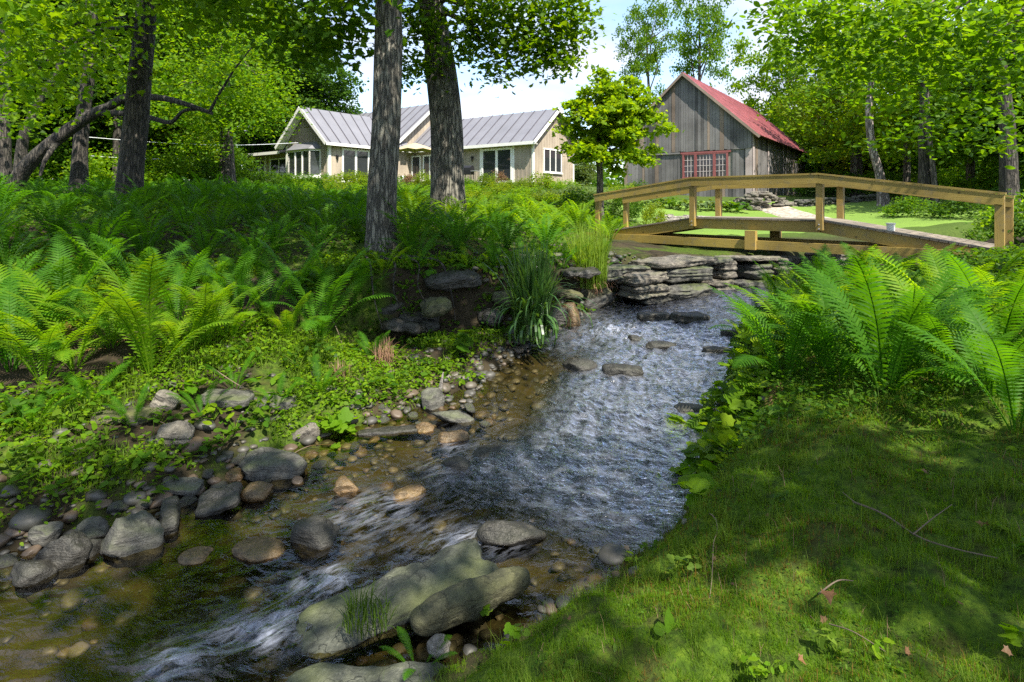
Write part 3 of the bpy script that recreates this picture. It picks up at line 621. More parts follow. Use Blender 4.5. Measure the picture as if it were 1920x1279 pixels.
# ------------------------------------------------------------------ foliage tools
MAPLE = np.array([(0,0),(.28,.10),(.52,.02),(.44,.28),(.60,.50),(.34,.52),(.22,.66),(0,1.02),(-.22,.66),(-.34,.52),(-.60,.50),(-.44,.28),(-.52,.02),(-.28,.10)])
OVAL = np.array([(0,0),(.22,.22),(.28,.50),(.17,.80),(0,1.0),(-.17,.80),(-.28,.50),(-.22,.22)])
LEAF6 = np.array([(0,0),(.30,.32),(.24,.70),(0,1.0),(-.24,.70),(-.30,.32)])
QUAD = np.array([(0,0),(.36,.48),(0,1.0),(-.36,.48)])
def leaves(mb, P, size, shape=QUAD, tilt=.6, rg=None, var=.35, fold=.18, droop=0., m=0):
    rg = rg or rng; n = len(P)
    if n == 0: return
    nr = rg.normal(size=(n, 3))*tilt; nr[:, 2] += 1; nr /= np.linalg.norm(nr, axis=1)[:, None]
    a = rg.uniform(0, 2*PI, n); u = np.stack([np.cos(a), np.sin(a), -droop+np.zeros(n)], 1)
    u -= nr*(u*nr).sum(1)[:, None]; u /= np.linalg.norm(u, axis=1)[:, None]; v = np.cross(nr, u)
    s = size*(1+var*rg.uniform(-1, 1, n)); k = len(shape)
    X = shape[:, 0][None]*s[:, None]; Yv = (shape[:, 1][None]-.3)*s[:, None]; Zv = np.abs(shape[:, 0])[None]*s[:, None]*fold*rg.uniform(-1, 2, n)[:, None]-(shape[:, 1]**2)[None]*.15*s[:, None]
    V = P[:, None]+X[..., None]*v[:, None]+Yv[..., None]*u[:, None]+Zv[..., None]*nr[:, None]
    mb.add(V.reshape(-1, 3), (np.arange(n)[:, None]*k+np.arange(k)[None]), m)
def clusters(cen, rad, nper, rg=None, flat=.45, droop=.25):
    """leaf points in flattened sprays round each centre"""
    rg = rg or rng; cen = np.asarray(cen); nc = len(cen); rad = np.broadcast_to(rad, (nc,))
    k = np.repeat(np.arange(nc), nper); g = rg.normal(size=(len(k), 3))*.55
    p = g*np.stack([rad[k], rad[k], rad[k]*flat], 1)
    p[:, 2] -= droop*np.hypot(p[:, 0], p[:, 1])
    return cen[k]+p
def ellip(n, c, r, rg=None, shell=.45, zmin=-1):
    rg = rg or rng; d = rg.normal(size=(n*2, 3)); d /= np.linalg.norm(d, axis=1)[:, None]; d = d[d[:, 2] > zmin][:n]
    rr = rg.random(len(d))**shell; lump = .75+.5*vnoise(d*2.3+c[0])
    return np.asarray(c)+d*(rr*lump)[:, None]*np.asarray(r)
def limb(a, b, n=6, sag=.12, wob=.06, rg=random):
    a, b = Vector(a), Vector(b); L = (b-a).length; pts = []
    for k in range(n+1):
        t = k/n; q = a.lerp(b, t); q.z += math.sin(t*PI)*sag*L
        if 0 < k < n: q += Vector((rg.uniform(-1, 1), rg.uniform(-1, 1), rg.uniform(-1, 1)))*wob*L
        pts.append(q)
    return pts
def tree(name, label, trunk_pts, trunk_r, limbs, crowns, leaf, bark, shape=QUAD, size=.2, nper=60, tilt=.7, group=None, cat='tree', seg=14, limb_r=.3, flat=.45, seed=1, crown_loc=None):
    """trunk_pts in world space; limbs: list of (start fraction, end point); crowns: list of (centres array, cluster radius)"""
    rg = np.random.default_rng(seed); base = Vector(trunk_pts[0]); r = empty(name, base)
    T = [Vector(p)-base for p in trunk_pts]; P = catmull([tuple(p) for p in T], max(12, 6*len(T))); rad = np.interp(np.linspace(0, 1, len(P)), np.linspace(0, 1, len(trunk_r)), trunk_r)
    flare = 1+.6*np.exp(-np.arange(len(P))/2.0); flare[0] *= 1.1
    mb = MB(); mb.tube(P, rad*flare, seg, .10, seed)
    mb.build('trunk', bark, r, smooth=True)
    if limbs:
        for t, e in limbs:
            ml = MB(); k = int(t*(len(P)-1)); a = Vector(P[k]); e = Vector(e)-base; pts = limb(a, e); r0 = rad[k]*limb_r+.01
            ml.tube(pts, np.linspace(r0, max(.012, r0*.22), len(pts)), 7)
            for q in range(2):
                s0 = pts[3+q]; e2 = s0+Vector((random.uniform(-1,1), random.uniform(-1,1), random.uniform(-.2,.7)))*(e-a).length*.35
                ml.tube(limb(s0, e2, 4), np.linspace(r0*.4, .008, 5), 5)
            ml.build('branch', bark, r, smooth=True)
    mc = MB()
    for cen, cr_ in crowns:
        leaves(mc, clusters(np.asarray(cen)-np.array(base), cr_, nper, rg, flat), size, shape, tilt, rg)
    if mc.n: mc.build('crown', leaf, r)
    return tag(r, label, cat, group)
V3 = lambda *a: Vector(a)
def g3(px, Y, dz=0): x = (px-CX)/F*Y; return Vector((x, Y, gz(x, Y)+dz))
def cl(lst): return np.array([tuple(at(*a)) for a in lst])

# ------------------------------------------------------------------ the two front trunks and their crowns
rg1 = np.random.default_rng(11)
b1 = g3(714, 9.3, -.15)
c1 = np.vstack([ellip(60, (-1.0, 5.6, 10.2), (4.4, 3.2, 2.0), rg1), ellip(55, (-3.2, 9.3, 7.9), (3.8, 2.4, 1.3), rg1), ellip(38, (1.6, 3.2, 8.4), (2.4, 1.8, 1.2), rg1), ellip(40, (-3.4, 4.2, 9.2), (3.0, 1.9, 1.3), rg1), ellip(26, (-4.5, 10.5, 8.2), (3.0, 2.5, 1.6), rg1),  # overhead sprays out of view, placed to shade the fern bed and bank
    cl([(600,20,9.5),(560,45,10),(640,10,9),(660,45,9.6),(520,15,10),(590,70,10.2),(480,-20,9.5),(690,-25,9),(630,80,10.5),(560,-40,9.5),(440,20,11),(400,-10,11),(655,-10,10),(615,55,9.8),(540,75,10.5)])])
tree('maple_tree', 'straight grey trunk with furrowed bark standing nearest the stream', [b1, at(716,400,9.3), at(722,250,9.3), at(728,100,9.3), at(729,-20,9.3), at(732,-350,9.2), V3(-1.8,8.9,11)],
     [.245,.235,.222,.212,.205,.18,.09], [(.78, (-.6,6.2,10.5)), (.8, (-4.2,10.2,8.8)), (.72, at(570,20,9.8)), (.75, (1.6,3.6,8.6)), (.72, (-3.6,9.3,8)), (.76, (-3.2,4.8,9.3)), (.74, at(640,20,9.3))], [(c1, .75)], M['leaf_mid'], M['bark_grey'], MAPLE, .125, 120, .55, seed=11, seg=28, limb_r=.34)
b2 = g3(842, 13, -.2)
c2 = np.vstack([ellip(26, (-3.0, 15.2, 12.5), (3.6, 3.4, 2.6), rg1), ellip(26, (-2.2, 12.6, 7.3), (2.6, 1.8, 1.0), rg1), cl([(900,30,12),(960,20,11.6),(1010,45,11.6),(1055,30,11.5),(1070,60,11.6),(1030,85,11.7),(985,80,11.8),(930,85,12),(880,60,12.3),
   (1000,5,11.5),(945,-10,11.5),(1060,-15,11.4),(880,10,12),(930,125,12.1),(1010,110,11.8),(1050,105,11.6),(780,60,12.4),(770,105,12.6),(785,30,12.2),(950,50,11.8),(1075,15,11.4),(905,-20,12),(790,130,12.7),(860,95,12.3),(1020,70,11.6),(915,60,12.2),(760,20,12.4)])])
tree('maple_tree', 'thick leaning trunk behind the straight one, with low leafy boughs over the house roof', [b2, at(841,330,13), at(838,230,13), at(827,130,13), at(813,40,13), at(798,-60,13), at(790,-350,13.2), V3(-1.6,14,12)],
     [.40,.36,.345,.335,.31,.28,.22,.10], [(.62, at(1000,55,11.6)), (.66, at(1110,40,11.4)), (.60, at(930,90,12)), (.58, at(770,60,12.4)), (.7, at(900,0,12)), (.62, at(760,30,12.2)), (.9, (-3.5,15,12)), (.9, (2,14,12.5))], [(c2, .55)], M['leaf_bright'], M['bark_grey'], MAPLE, .105, 190, .55, seed=12, seg=28, limb_r=.26, flat=.5)

# ------------------------------------------------------------------ left trees
bA = g3(243, 13.5, -.15)
cA = np.vstack([cl([(60,30,11),(120,80,12),(180,30,12),(40,110,12),(100,150,13),(20,60,11),(200,90,13),(330,30,12),(380,-10,12),(150,-30,11),(0,140,12),(60,170,13),(230,-20,12),(300,-40,12),(420,10,12.5),(170,130,13),(20,200,14),(110,30,11.5),(50,-20,11),(10,10,11),(340,-30,11.5),(450,-30,12)]), ellip(40, (-8,12.5,9.5), (3.6,3,2.5), rg1), ellip(40, (-6.5,11.8,7.8), (3.2,2.2,1.3), rg1)])
tree('maple_tree', 'tall dark trunk rising from the shaded ferns at left', [bA, at(246,330,13.5), at(258,200,13.5), at(268,80,13.5), at(276,-20,13.5), at(290,-300,13.3)], [.29,.265,.235,.225,.215,.13],
     [(.7, at(120,60,12)), (.72, at(380,-10,12)), (.65, at(60,120,12.5))], [(cA, .95)], M['leaf_bright'], M['bark_dark'], MAPLE, .14, 100, .6, seed=13, seg=24)
bB = g3(146, 18, -.15)
cB = np.vstack([cl([(150,120,18),(60,140,18),(230,110,18),(110,60,17),(190,50,17),(20,190,18),(90,200,19),(220,160,19),(0,100,17),(60,230,19)]), ellip(14, (-13,18,7.5), (2.6,2.2,2.4), rg1)])
tree('maple_tree', 'slim dark trunk left of the tall one, its top lost in leaves', [bB, at(150,290,18), at(158,200,18), at(168,120,18), at(172,0,18), at(176,-150,18)], [.26,.20,.19,.175,.16,.07], [(.7, at(60,140,18)), (.7, at(230,110,18))], [(cB, 1.1)], M['leaf_bright'], M['bark_dark'], LEAF6, .17, 80, .7, seed=14)
# leaning tree with two long arching limbs
bC = g3(15, 17, -.1)
rC = empty('leaning_tree', bC); mb = MB()
lc = [bC]+[at(*a) for a in ((40,325,17),(90,275,17),(160,222,17),(200,203,17))]
mb.tube(catmull([tuple(Vector(q)-bC) for q in lc], 24), np.linspace(.23,.14,24), 14, .1, 3); mb.build('trunk', M['bark_dark'], rC, smooth=True)
for pts, r0 in (([(196,205,17),(240,183,16.8),(300,184,16.5),(350,196,16.3),(398,213,16.2)], .14), ([(392,212,16.2),(412,175,16.2),(440,130,16.2),(475,85,16.4)], .045), ([(180,212,17),(235,213,16.8),(285,222,16.6),(320,230,16.5),(345,208,16.4),(385,206,16.3)], .10), ([(110,262,17),(85,300,16.6),(75,330,16.4)], .09)):
    m2 = MB(); q = catmull([tuple(at(*a)-bC) for a in pts], 30); m2.tube(q, np.linspace(r0, max(.012, r0*.35), 30), 10, .12, 5); m2.build('limb', M['bark_dark'], rC, smooth=True)
m2 = MB(); leaves(m2, clusters(cl([(420,170,16.3),(470,90,16.5),(360,170,16.4),(300,150,16.6),(440,130,16.2),(250,150,16.8),(390,120,16.3)])-np.array(bC), .6, 45), .16, LEAF6, .7); m2.build('crown', M['leaf_lime'], rC)
tag(rC, 'leaning tree whose trunk bends over into two arching bare limbs', 'tree')
bD = g3(35, 20, -.1)
tree('maple_tree', 'thin crooked dark trunk behind the leaning tree', [bD, at(42,270,20), at(62,215,20), at(85,170,20), at(108,135,20), at(125,60,20)], [.19,.16,.14,.13,.11,.05], [], [(cl([(110,100,20),(60,80,20),(150,70,20),(30,150,20),(90,40,20)]), 1.2)], M['leaf_mid'], M['bark_dark'], LEAF6, .18, 90, .7, seed=15)
bE = g3(4, 21, -.1)
tree('maple_tree', 'dark trunk at the far left edge of the woods', [bE, at(4,200,21), at(8,80,21), at(10,-40,21)], [.28,.24,.22,.15], [], [(cl([(20,60,21),(-30,100,21),(50,20,21),(-20,180,21),(0,0,21)]), 1.3)], M['leaf_dark'], M['bark_dark'], LEAF6, .2, 100, .7, seed=16)
# sunlit yellow green tree
bF = g3(425, 30, -.1)
rF = np.random.default_rng(21)
cF = np.vstack([ellip(70, tuple(at(410,120,27)), (4.4,2.8,3.6), rF), ellip(26, tuple(at(340,210,26)), (2.6,2,1.7), rF), ellip(20, tuple(at(480,200,27)), (1.8,1.6,1.3), rF), ellip(30, tuple(at(380,0,27)), (4.5,2.5,2.2), rF)])
tree('maple_tree', 'sunlit fresh green maple behind the leaning tree', [bF, at(425,260,30), at(422,180,29), at(415,90,28), at(410,0,28)], [.36,.30,.25,.18,.08], [(.5, at(330,150,27)), (.6, at(500,140,27)), (.75, at(440,40,27))], [(cF, .95)], M['leaf_lime'], M['bark_far'], LEAF6, .15, 125, .75, seed=22)

# crowns shared by the more distant trees
def crown_mesh(name, mat, seed, n=60, nper=85, r=(1, 1, 1.15), cr_=.27, size=.075, tilt=.8, shell=.4):
    rg = np.random.default_rng(seed); mb = MB()
    cen = ellip(n, (0, 0, 0), r, rg, shell); mbp = clusters(cen, cr_, nper, rg, .5)
    leaves(mb, mbp, size, QUAD, tilt, rg); return mb.mesh(name, mat)
CM = {}
for nm in ('leaf_mid', 'leaf_dark', 'leaf_bright', 'leaf_pale', 'leaf_yellow'):
    CM[nm] = [crown_mesh('crown', M[nm], 40+k, 80, 170) for k in range(2)]
CM['bright_airy'] = [crown_mesh('crown', M['leaf_bright'], 160+k, 74, 100, (1, 1, 1.15), .24, .062, .9, .45) for k in range(2)]
CM['airy'] = [crown_mesh('crown', M['leaf_lime'], 60+k, 70, 130, (1, 1, 1.3), .2, .058, .9, .5) for k in range(2)]
def far_tree(px, py, Y, rx, rz, kind, label, base_px=None, lean=0, bark='bark_far', tr=.2, group=None, name='leafy_tree'):
    c = at(px, py, Y); bx = base_px if base_px is not None else px; b = g3(bx, Y, -.2)
    r = empty(name, b); mb = MB(); top = c-b; top.z += rz*.35
    pts = [V3(0,0,0), V3(top.x*.35+lean, 0, top.z*.4), V3(top.x*.8, 0, top.z*.75), top]
    P = catmull([tuple(p) for p in pts], 16); mb.tube(P, np.linspace(tr, tr*.25, 16), 10, .1, px); mb.build('trunk', M[bark], r, smooth=True)
    ml = MB()
    for k in range(6):
        a = random.uniform(0, 6.3); s = Vector(P[int(7+k*1.2)]); e = (c-b)+V3(math.cos(a)*rx*.75, math.sin(a)*rx*.6, random.uniform(-.5, .7)*rz)
        ml.tube(limb(s, e, 5), np.linspace(tr*.35, .015, 6), 6)
    ml.build('branches', M[bark], r, smooth=True)
    me = CM[kind][random.randrange(2)]
    new('crown', me, r, loc=c-b, rot=(0, 0, random.uniform(0, 6)), scale=(rx, rx*.85, rz/1.15))
    return tag(r, label, 'tree', group)
far_tree(600, 165, 50, 3.6, 4.6, 'leaf_dark', 'dense dark green tree closing the view behind the left gable of the house', 585)
far_tree(520, 130, 56, 5.0, 6.5, 'leaf_mid', 'big green tree behind the dense dark one left of the house', 520, tr=.35)
gr = 'trees of the left woods'
for k, (px, py, Y, rx, rz, kd) in enumerate([(90,120,32,5.5,6,'leaf_dark'),(230,150,34,5.2,6,'leaf_mid'),(10,200,28,4,4,'leaf_dark'),(330,120,40,6,7,'leaf_mid'),(160,230,30,3.4,3.0,'leaf_mid'),(-40,60,24,4,5,'leaf_dark'),(300,250,40,3.4,3,'leaf_bright'),(60,260,30,3,2.2,'leaf_bright'),(270,200,33,2.6,2.6,'leaf_yellow'),(120,180,29,2.2,2.0,'leaf_bright'),(320,270,34,2.4,2.0,'leaf_yellow'),(400,40,46,7,8,'leaf_mid'),(480,250,52,3.4,3,'leaf_mid'),(220,20,28,4,4,'leaf_dark')]):  # brighter leaf on some crowns stands for sunlit glow among dark ones
    far_tree(px, py, Y, rx, rz, kd, 'leafy tree in the dim woods beyond the left trunks', None, tr=.22, group=gr, bark='bark_dark')
# behind the barn
far_tree(1212, 95, 58, 3.2, 6.0, 'airy', 'airy tall tree behind the small maple, left of the barn ridge', 1225, tr=.22)
far_tree(1312, 75, 60, 3.5, 7.2, 'airy', 'airy tall tree rising straight behind the barn ridge', 1310, tr=.26)
far_tree(1455, 190, 52, 4.2, 6.5, 'airy', 'pale sparse tree right behind the red barn roof', 1465, tr=.2)
far_tree(1540, 110, 46, 4.2, 6.5, 'airy', 'pale green tree above the right end of the barn roof', 1560, tr=.24)
far_tree(1090, 315, 62, 2.6, 2.2, 'leaf_pale', 'hazy tree seen low between house and barn', 1090, tr=.15)
gr = 'trees of the right woods'
for k, (px, py, Y, rx, rz, kd) in enumerate([(1600,200,34,4.0,4.2,'bright_airy'),(1700,150,30,4.4,4.6,'bright_airy'),(1820,140,26,4.0,4.2,'bright_airy'),(1900,220,24,3.0,3.0,'leaf_bright'),(1690,30,38,4.6,5,'bright_airy'),(1780,250,36,4.2,3.4,'leaf_bright'),(1880,60,30,4.6,4.8,'bright_airy'),(1560,290,44,3.4,2.6,'leaf_bright'),(1500,250,60,4.5,4,'leaf_pale'),(1545,215,42,2.8,3.0,'bright_airy'),(1700,270,46,4.6,3.4,'leaf_bright'),(2000,120,22,3.6,4.4,'leaf_mid'),(1860,290,40,4,3,'leaf_bright'),(1640,290,40,3.4,2.4,'leaf_yellow'),(1460,280,50,2.6,2.6,'leaf_bright')]):
    far_tree(px, py, Y, rx, rz, kd, 'leafy tree of the sunlit woods beyond the right lawn', None, tr=.2, group=gr)
def bare_trunk(px, Y, pts, r, bark, label, name='forest_tree'):
    b = g3(px, Y, -.1); q = [b]+[at(a, c, Y) for a, c in pts]
    e = q[-1]; return tree(name, label, q, r, [], [(np.array([tuple(e+V3(dx_, dy_, dz_)) for dx_, dy_, dz_ in ((0,0,.6),(-1,0,1),(1,.3,1.2),(.3,-.4,1.9),(-.6,.3,2.2))]), .8)], M['leaf_bright'], M[bark], LEAF6, .17, 110, .7, seed=int(px))
bare_trunk(1658, 27, [(1650,330),(1634,270),(1630,200),(1636,140)], [.24,.19,.17,.15,.10], 'bark_birch', 'leaning pinkish trunk standing on the far lawn right of the barn', 'birch_tree')
bare_trunk(1736, 25, [(1735,330),(1733,270),(1732,150)], [.30,.26,.22,.12], 'bark_dark', 'thick black trunk behind the bridge handrail')
bare_trunk(1756, 24.5, [(1750,320),(1742,250),(1738,160)], [.13,.10,.09,.06], 'bark_far', 'slender grey trunk leaning against the thick black one', 'birch_tree')
bare_trunk(1895, 21, [(1892,320),(1888,230),(1880,120)], [.30,.27,.24,.12], 'bark_dark', 'dark trunk at the right edge of the view')
bare_trunk(1612, 36, [(1612,320),(1610,270),(1606,200)], [.2,.17,.15,.1], 'bark_dark', 'dark slim trunk deep in the right woods')

# beech reaching in over the right bank
rgb_ = np.random.default_rng(31)
cb = cl([(1500,20,7),(1560,40,7),(1620,30,6.6),(1480,50,7.4),(1540,80,7.2),(1600,90,7),(1680,60,6.4),(1740,30,6),(1800,60,6),(1860,30,5.6),(1900,80,5.8),(1700,120,6.8),(1640,140,7.2),(1760,120,6.6),(1820,130,6.4),(1880,150,6.2),
  (1700,190,7.4),(1780,190,7.2),(1850,210,7),(1910,200,6.6),(1650,10,6.4),(1580,-10,6.6),(1450,25,7.6),(1720,-10,6),(1820,-10,5.6),(1760,80,6.2),(1660,100,6.9),(1560,0,6.8),(1510,100,7.6),(1890,260,7.4),(1830,250,7.6),(1600,150,7.8),(1740,160,7),(1920,20,5.4),(1640,60,6.6),(1460,0,7.4),(1520,60,7.2),(1790,100,6.2),(1900,120,6),(1570,120,7.4),(1690,30,6.3),(1860,80,5.8),(1745,230,7.8),(1680,250,8.4)])
cb2 = ellip(60, (8.0, 5.0, 8.0), (4.2, 3.6, 2.4), rgb_)
bb = g3(960+F*8.8/6.0, 6.0, -.2)
tree('beech_tree', 'beech whose low leafy branches hang in over the right bank', [bb, (8.8,6,3.5), (8.7,6,6), (8.5,5.8,9)], [.34,.28,.24,.1], [(.45, at(1560,30,7)), (.5, at(1640,100,6.9)), (.4, at(1760,160,7)), (.55, at(1740,10,6)), (.5, at(1850,80,5.9)), (.8, (6,4,8)), (.8, (9,7,8.5))], [(cb, .50), (cb2[:34], .8)], M['leaf_beech'], M['bark_grey'], OVAL, .092, 105, .55, seed=33, limb_r=.18, flat=.35)

# small maple in front of the barn
bs = g3(1125, 20, -.05); rs = np.random.default_rng(41)
cS = np.vstack([ellip(70, tuple(at(1140,245,20)), (1.75,1.5,1.25), rs, .5), ellip(30, tuple(at(1150,190,20)), (1.25,1.0,.8), rs, .5), cl([(1130,150,20),(1128,135,20),(1180,150,20),(1100,170,20),(1230,215,19.8),(1250,240,19.8),(1060,240,20),(1065,275,20),(1085,190,20),(1215,300,19.9),(1200,170,20)])])
tree('small_maple', 'small round bright green maple between the house and the barn', [bs, at(1125,325,20), at(1122,290,20), at(1135,230,20), at(1145,170,20)], [.13,.10,.085,.06,.02], [(.35, at(1070,255,20)), (.35, at(1200,260,19.9)), (.4, at(1100,190,20)), (.45, at(1190,190,20)), (.35, at(1160,280,19.5)), (.38, at(1100,290,19.6))], [(cS, .33)], M['leaf_bright'], M['bark_far'], MAPLE, .14, 120, .6, seed=42, limb_r=.5)

# unseen trees behind the viewer, crowns placed to shade the foreground
for px_, (x, y, zc, rx, rz, nn_) in enumerate([(5.4,-3.0,8.5,3.6,2.0,27),(1.6,-3.4,9.5,2.1,1.4,13),(-6.5,-1.5,9.5,3.2,2.2,44)]):
    cc = ellip(nn_, (x, y, zc), (rx, rx, rz), np.random.default_rng(70+px_)); bx = V3(x+1.0, y-1.5-3*(px_ == 1), gz(x+1, y-1.5)-.2)
    tree('maple_tree', ['unseen shade maple on the right bank behind the viewer', 'unseen shade maple close behind the viewer', 'unseen shade maple left of and behind the viewer'][px_], [bx, bx+V3(-.1,.1,4), V3(x+.3, y-.4, zc)], [.33,.27,.1], [(.7, (x+2, y+1, zc)), (.7, (x-2, y+1.5, zc)), (.75, (x, y+2.2, zc+.5))], [(cc, .62)], M['leaf_mid'], M['bark_grey'], MAPLE, .15, 90, .55, seed=70+px_)

# ------------------------------------------------------------------ house
TH = math.radians(-36.5)
hx, hy = 1.35, 36.5; HB = E+1.42
house = tag(empty('house', (hx, hy, HB), TH), 'low beige board sided house with a grey standing seam metal roof', 'house')
def siding_wall(a, b, z0, top, nrm, name='wall', bat=.32, parent=house):
    """wall from a to b (local xy) with battens; top is a list of (fraction, z) giving the upper outline"""
    a, b, nrm = Vector((*a, 0)), Vector((*b, 0)), Vector((*nrm, 0)); L = (b-a).length; d = (b-a)/L
    tz = lambda f: float(np.interp(f, [t[0] for t in top], [t[1] for t in top]))
    mb = MB(); pts = [a+V3(0,0,z0), b+V3(0,0,z0)]+[a+d*(L*f)+V3(0,0,z) for f, z in reversed(top)]
    mb.poly_prism(pts, -nrm, .15)
    k = bat/2
    while k < L-.03:
        z = tz(k/L)-.03; q = a+d*k+nrm*.011
        mb.bar(q+V3(0,0,z0), q+V3(0,0,z), .05, .02, nrm); k += bat
    return mb.build(name, M['siding'], parent)
def seam_roof(corners, sp=.92, th=.07, name='roof', parent=house, mat='seam_roof', rib=.055, soff=True):
    """corners: eave start, eave end, ridge end, ridge start (local)"""
    e0, e1, r1, r0 = [Vector(c) for c in corners]; n = (e1-e0).cross(r0-e0).normalized()
    if n.z < 0: n = -n
    mb = MB(); mb.poly_prism([e0, e1, r1, r0], n, -th) if False else mb.poly_prism([e0, e1, r1, r0], -n, th)
    L = (e1-e0).length; k = sp*.5
    while k < L:
        f = k/L; a = e0.lerp(e1, f); b = r0.lerp(r1, f); mb.bar(a+n*.022, b+n*.022, .05, .044, n, 1); k += sp
    return mb.build(name, [M[mat], M['seam_rib']], parent)
def board(mb, a, b, wd, th, nrm): mb.bar(a, b, wd, th, nrm)
def window(a, b, z0, z1, nrm, nmul=2, name='window', parent=house, frame='white_paint', fw=.09, proud=.05, pane='glass', mull=.07, door=False, back=None):
    """a framed window lying on the wall between local points a and b"""
    a, b, nv = Vector((*a, 0)), Vector((*b, 0)), Vector((*nrm, 0)); up = V3(0,0,1); d = (b-a).normalized(); L = (b-a).length
    g = MB(); o = nv*.016; g.poly_prism([a+up*z0+o, b+up*z0+o, b+up*z1+o, a+up*z1+o], nv, .008)
    w_ = g.build(name, M[pane], parent)
    fr = MB(); c = nv*(proud/2+.012)
    for p, q in ((a+up*(z1+fw/2-.02), b+up*(z1+fw/2-.02)), (a+up*(z0-fw/2+.02), b+up*(z0-fw/2+.02))): fr.bar(p+c-d*fw, q+c+d*fw, proud, fw, up)
    for p in (a-d*(fw/2-.02), b+d*(fw/2-.02)): fr.bar(p+c+up*(z0+.02), p+c+up*(z1-.02), fw, proud, nv)
    for k in range(1, nmul):
        p = a+d*(L*k/nmul); fr.bar(p+c+up*(z0+.02), p+c+up*(z1-.02), mull, proud*.8, nv)
    fr.build('frame', M[frame], w_)
    if not door:
        s_ = MB(); s_.bar(a+up*(z0-fw-.01)+nv*.06-d*.12, b+up*(z0-fw-.01)+nv*.06+d*.12, .12, .045, up); s_.build('sill', M[frame], w_)
    return w_
# right wing
siding_wall((-11.3,0), (0,0), -1.0, [(0,2.5),(1,2.5)], (0,-1))
siding_wall((0,0.152), (0,4.92), -1.0, [(0,2.57),(.5,4.5),(1,2.57)], (1,0))
siding_wall((0,5.07), (-11.3,5.07), -1.0, [(0,2.5),(1,2.5)], (0,1))
seam_roof([(-11.25,-.42,2.36),(.38,-.42,2.36),(.38,2.535,4.78),(-11.25,2.535,4.78)])
seam_roof([(.38,5.49,2.36),(-11.25,5.49,2.36),(-11.25,2.537,4.78),(.38,2.537,4.78)])
mb = MB()
mb.bar((-11.2,-.44,2.28),(.40,-.44,2.28),.04,.20); mb.box((-11.2,-.40,2.19),(.37,-.02,2.22))
mb.bar((.41,-.46,2.27),(.41,2.53,4.71),.04,.2,(1,0,0) if False else (0,0,1)); mb.bar((.41,5.53,2.27),(.41,2.54,4.71),.04,.2)
mb.build('fascia', M['white_paint'], house)
MB().box((-.10,-.035,-1.0),(.03,-.002,2.19)).build('corner_board', M['white_paint'], house)
MB().box((.003,-.035+.036,-1.0),(.035,.10,2.5)).build('corner_board', M['white_paint'], house)
MB().box((.003,4.9,-1.0),(.035,5.05,2.5)).build('corner_board', M['white_paint'], house)
MB().box((-4.38,-.033,-1),(-4.24,-.002,2.19)).build('corner_board', M['white_paint'], house)
MB().box((-1.62,-.033,-1),(-1.48,-.002,2.19)).build('corner_board', M['white_paint'], house)
dr = window((-4.1,0),(-1.75,0), -.05, 2.0, (0,-1), 2, 'sliding_door', door=True, fw=.14, mull=.2)
window((0,1.2),(0,3.3), .55, 2.0, (1,0), 3)
window((-9.7,0),(-8.5,0), .2, 1.9, (0,-1), 2); window((-8.1,0),(-7.3,0), -.05, 1.95, (0,-1), 1, 'door', door=True); window((-10.9,0),(-10.1,0), .2, 1.9, (0,-1), 1)
def wall_lamp(p, nrm):
    mb = MB(); p = Vector(p); nv = Vector((*nrm, 0)); q = p+nv*.12
    mb.box(p-V3(.05,.05,.02)+nv*.05, p+V3(.05,.05,.16)+nv*.05); mb.tube([q+V3(0,0,-.13), q+V3(0,0,.1)], [.05,.09], 8); mb.tube([q+V3(0,0,.1), q+V3(0,0,.2)], [.11,.02], 8); mb.tube([q+V3(0,0,-.18), q+V3(0,0,-.13)], [.02,.05], 8)
    mb.build('wall_lamp', M['black_metal'], house)
wall_lamp((-5.0,0,1.5), (0,-1)); wall_lamp((-10.93,-6.75,1.45), (1,0))
mb = MB(); mb.box((.004,2.30,3.55),(.05,2.78,4.15)); [mb.box((.05,2.33,3.6+k*.09),(.075,2.75,3.64+k*.09)) for k in range(6)]; mb.build('vent', M['siding'], house)
# main block
siding_wall((-11.25,-1.2), (-11.25,6.6), 0.5, [(0,3.05),(.5,6.05),(1,3.05)], (1,0)); siding_wall((-26,-1.2), (-11.40,-1.2), -1, [(0,3.05),(1,3.05)], (0,-1))
seam_roof([(-26.4,-1.72,2.70),(-10.85,-1.72,2.70),(-10.85,2.70,6.32),(-26.4,2.70,6.32)])
seam_roof([(-10.85,7.12,2.70),(-26.4,7.12,2.70),(-26.4,2.702,6.32),(-10.85,2.702,6.32)])
mb = MB(); mb.bar((-10.82,-1.76,2.61),(-10.82,2.69,6.25),.04,.2); mb.bar((-10.82,7.16,2.61),(-10.82,2.71,6.25),.04,.2); mb.build('fascia', M['white_paint'], house)
mb = MB(); mb.box((-11.245,2.2,4.75),(-11.20,2.9,5.45)); [mb.box((-11.2,2.24,4.8+k*.1),(-11.17,2.86,4.84+k*.1)) for k in range(6)]; mb.build('vent', M['siding'], house)
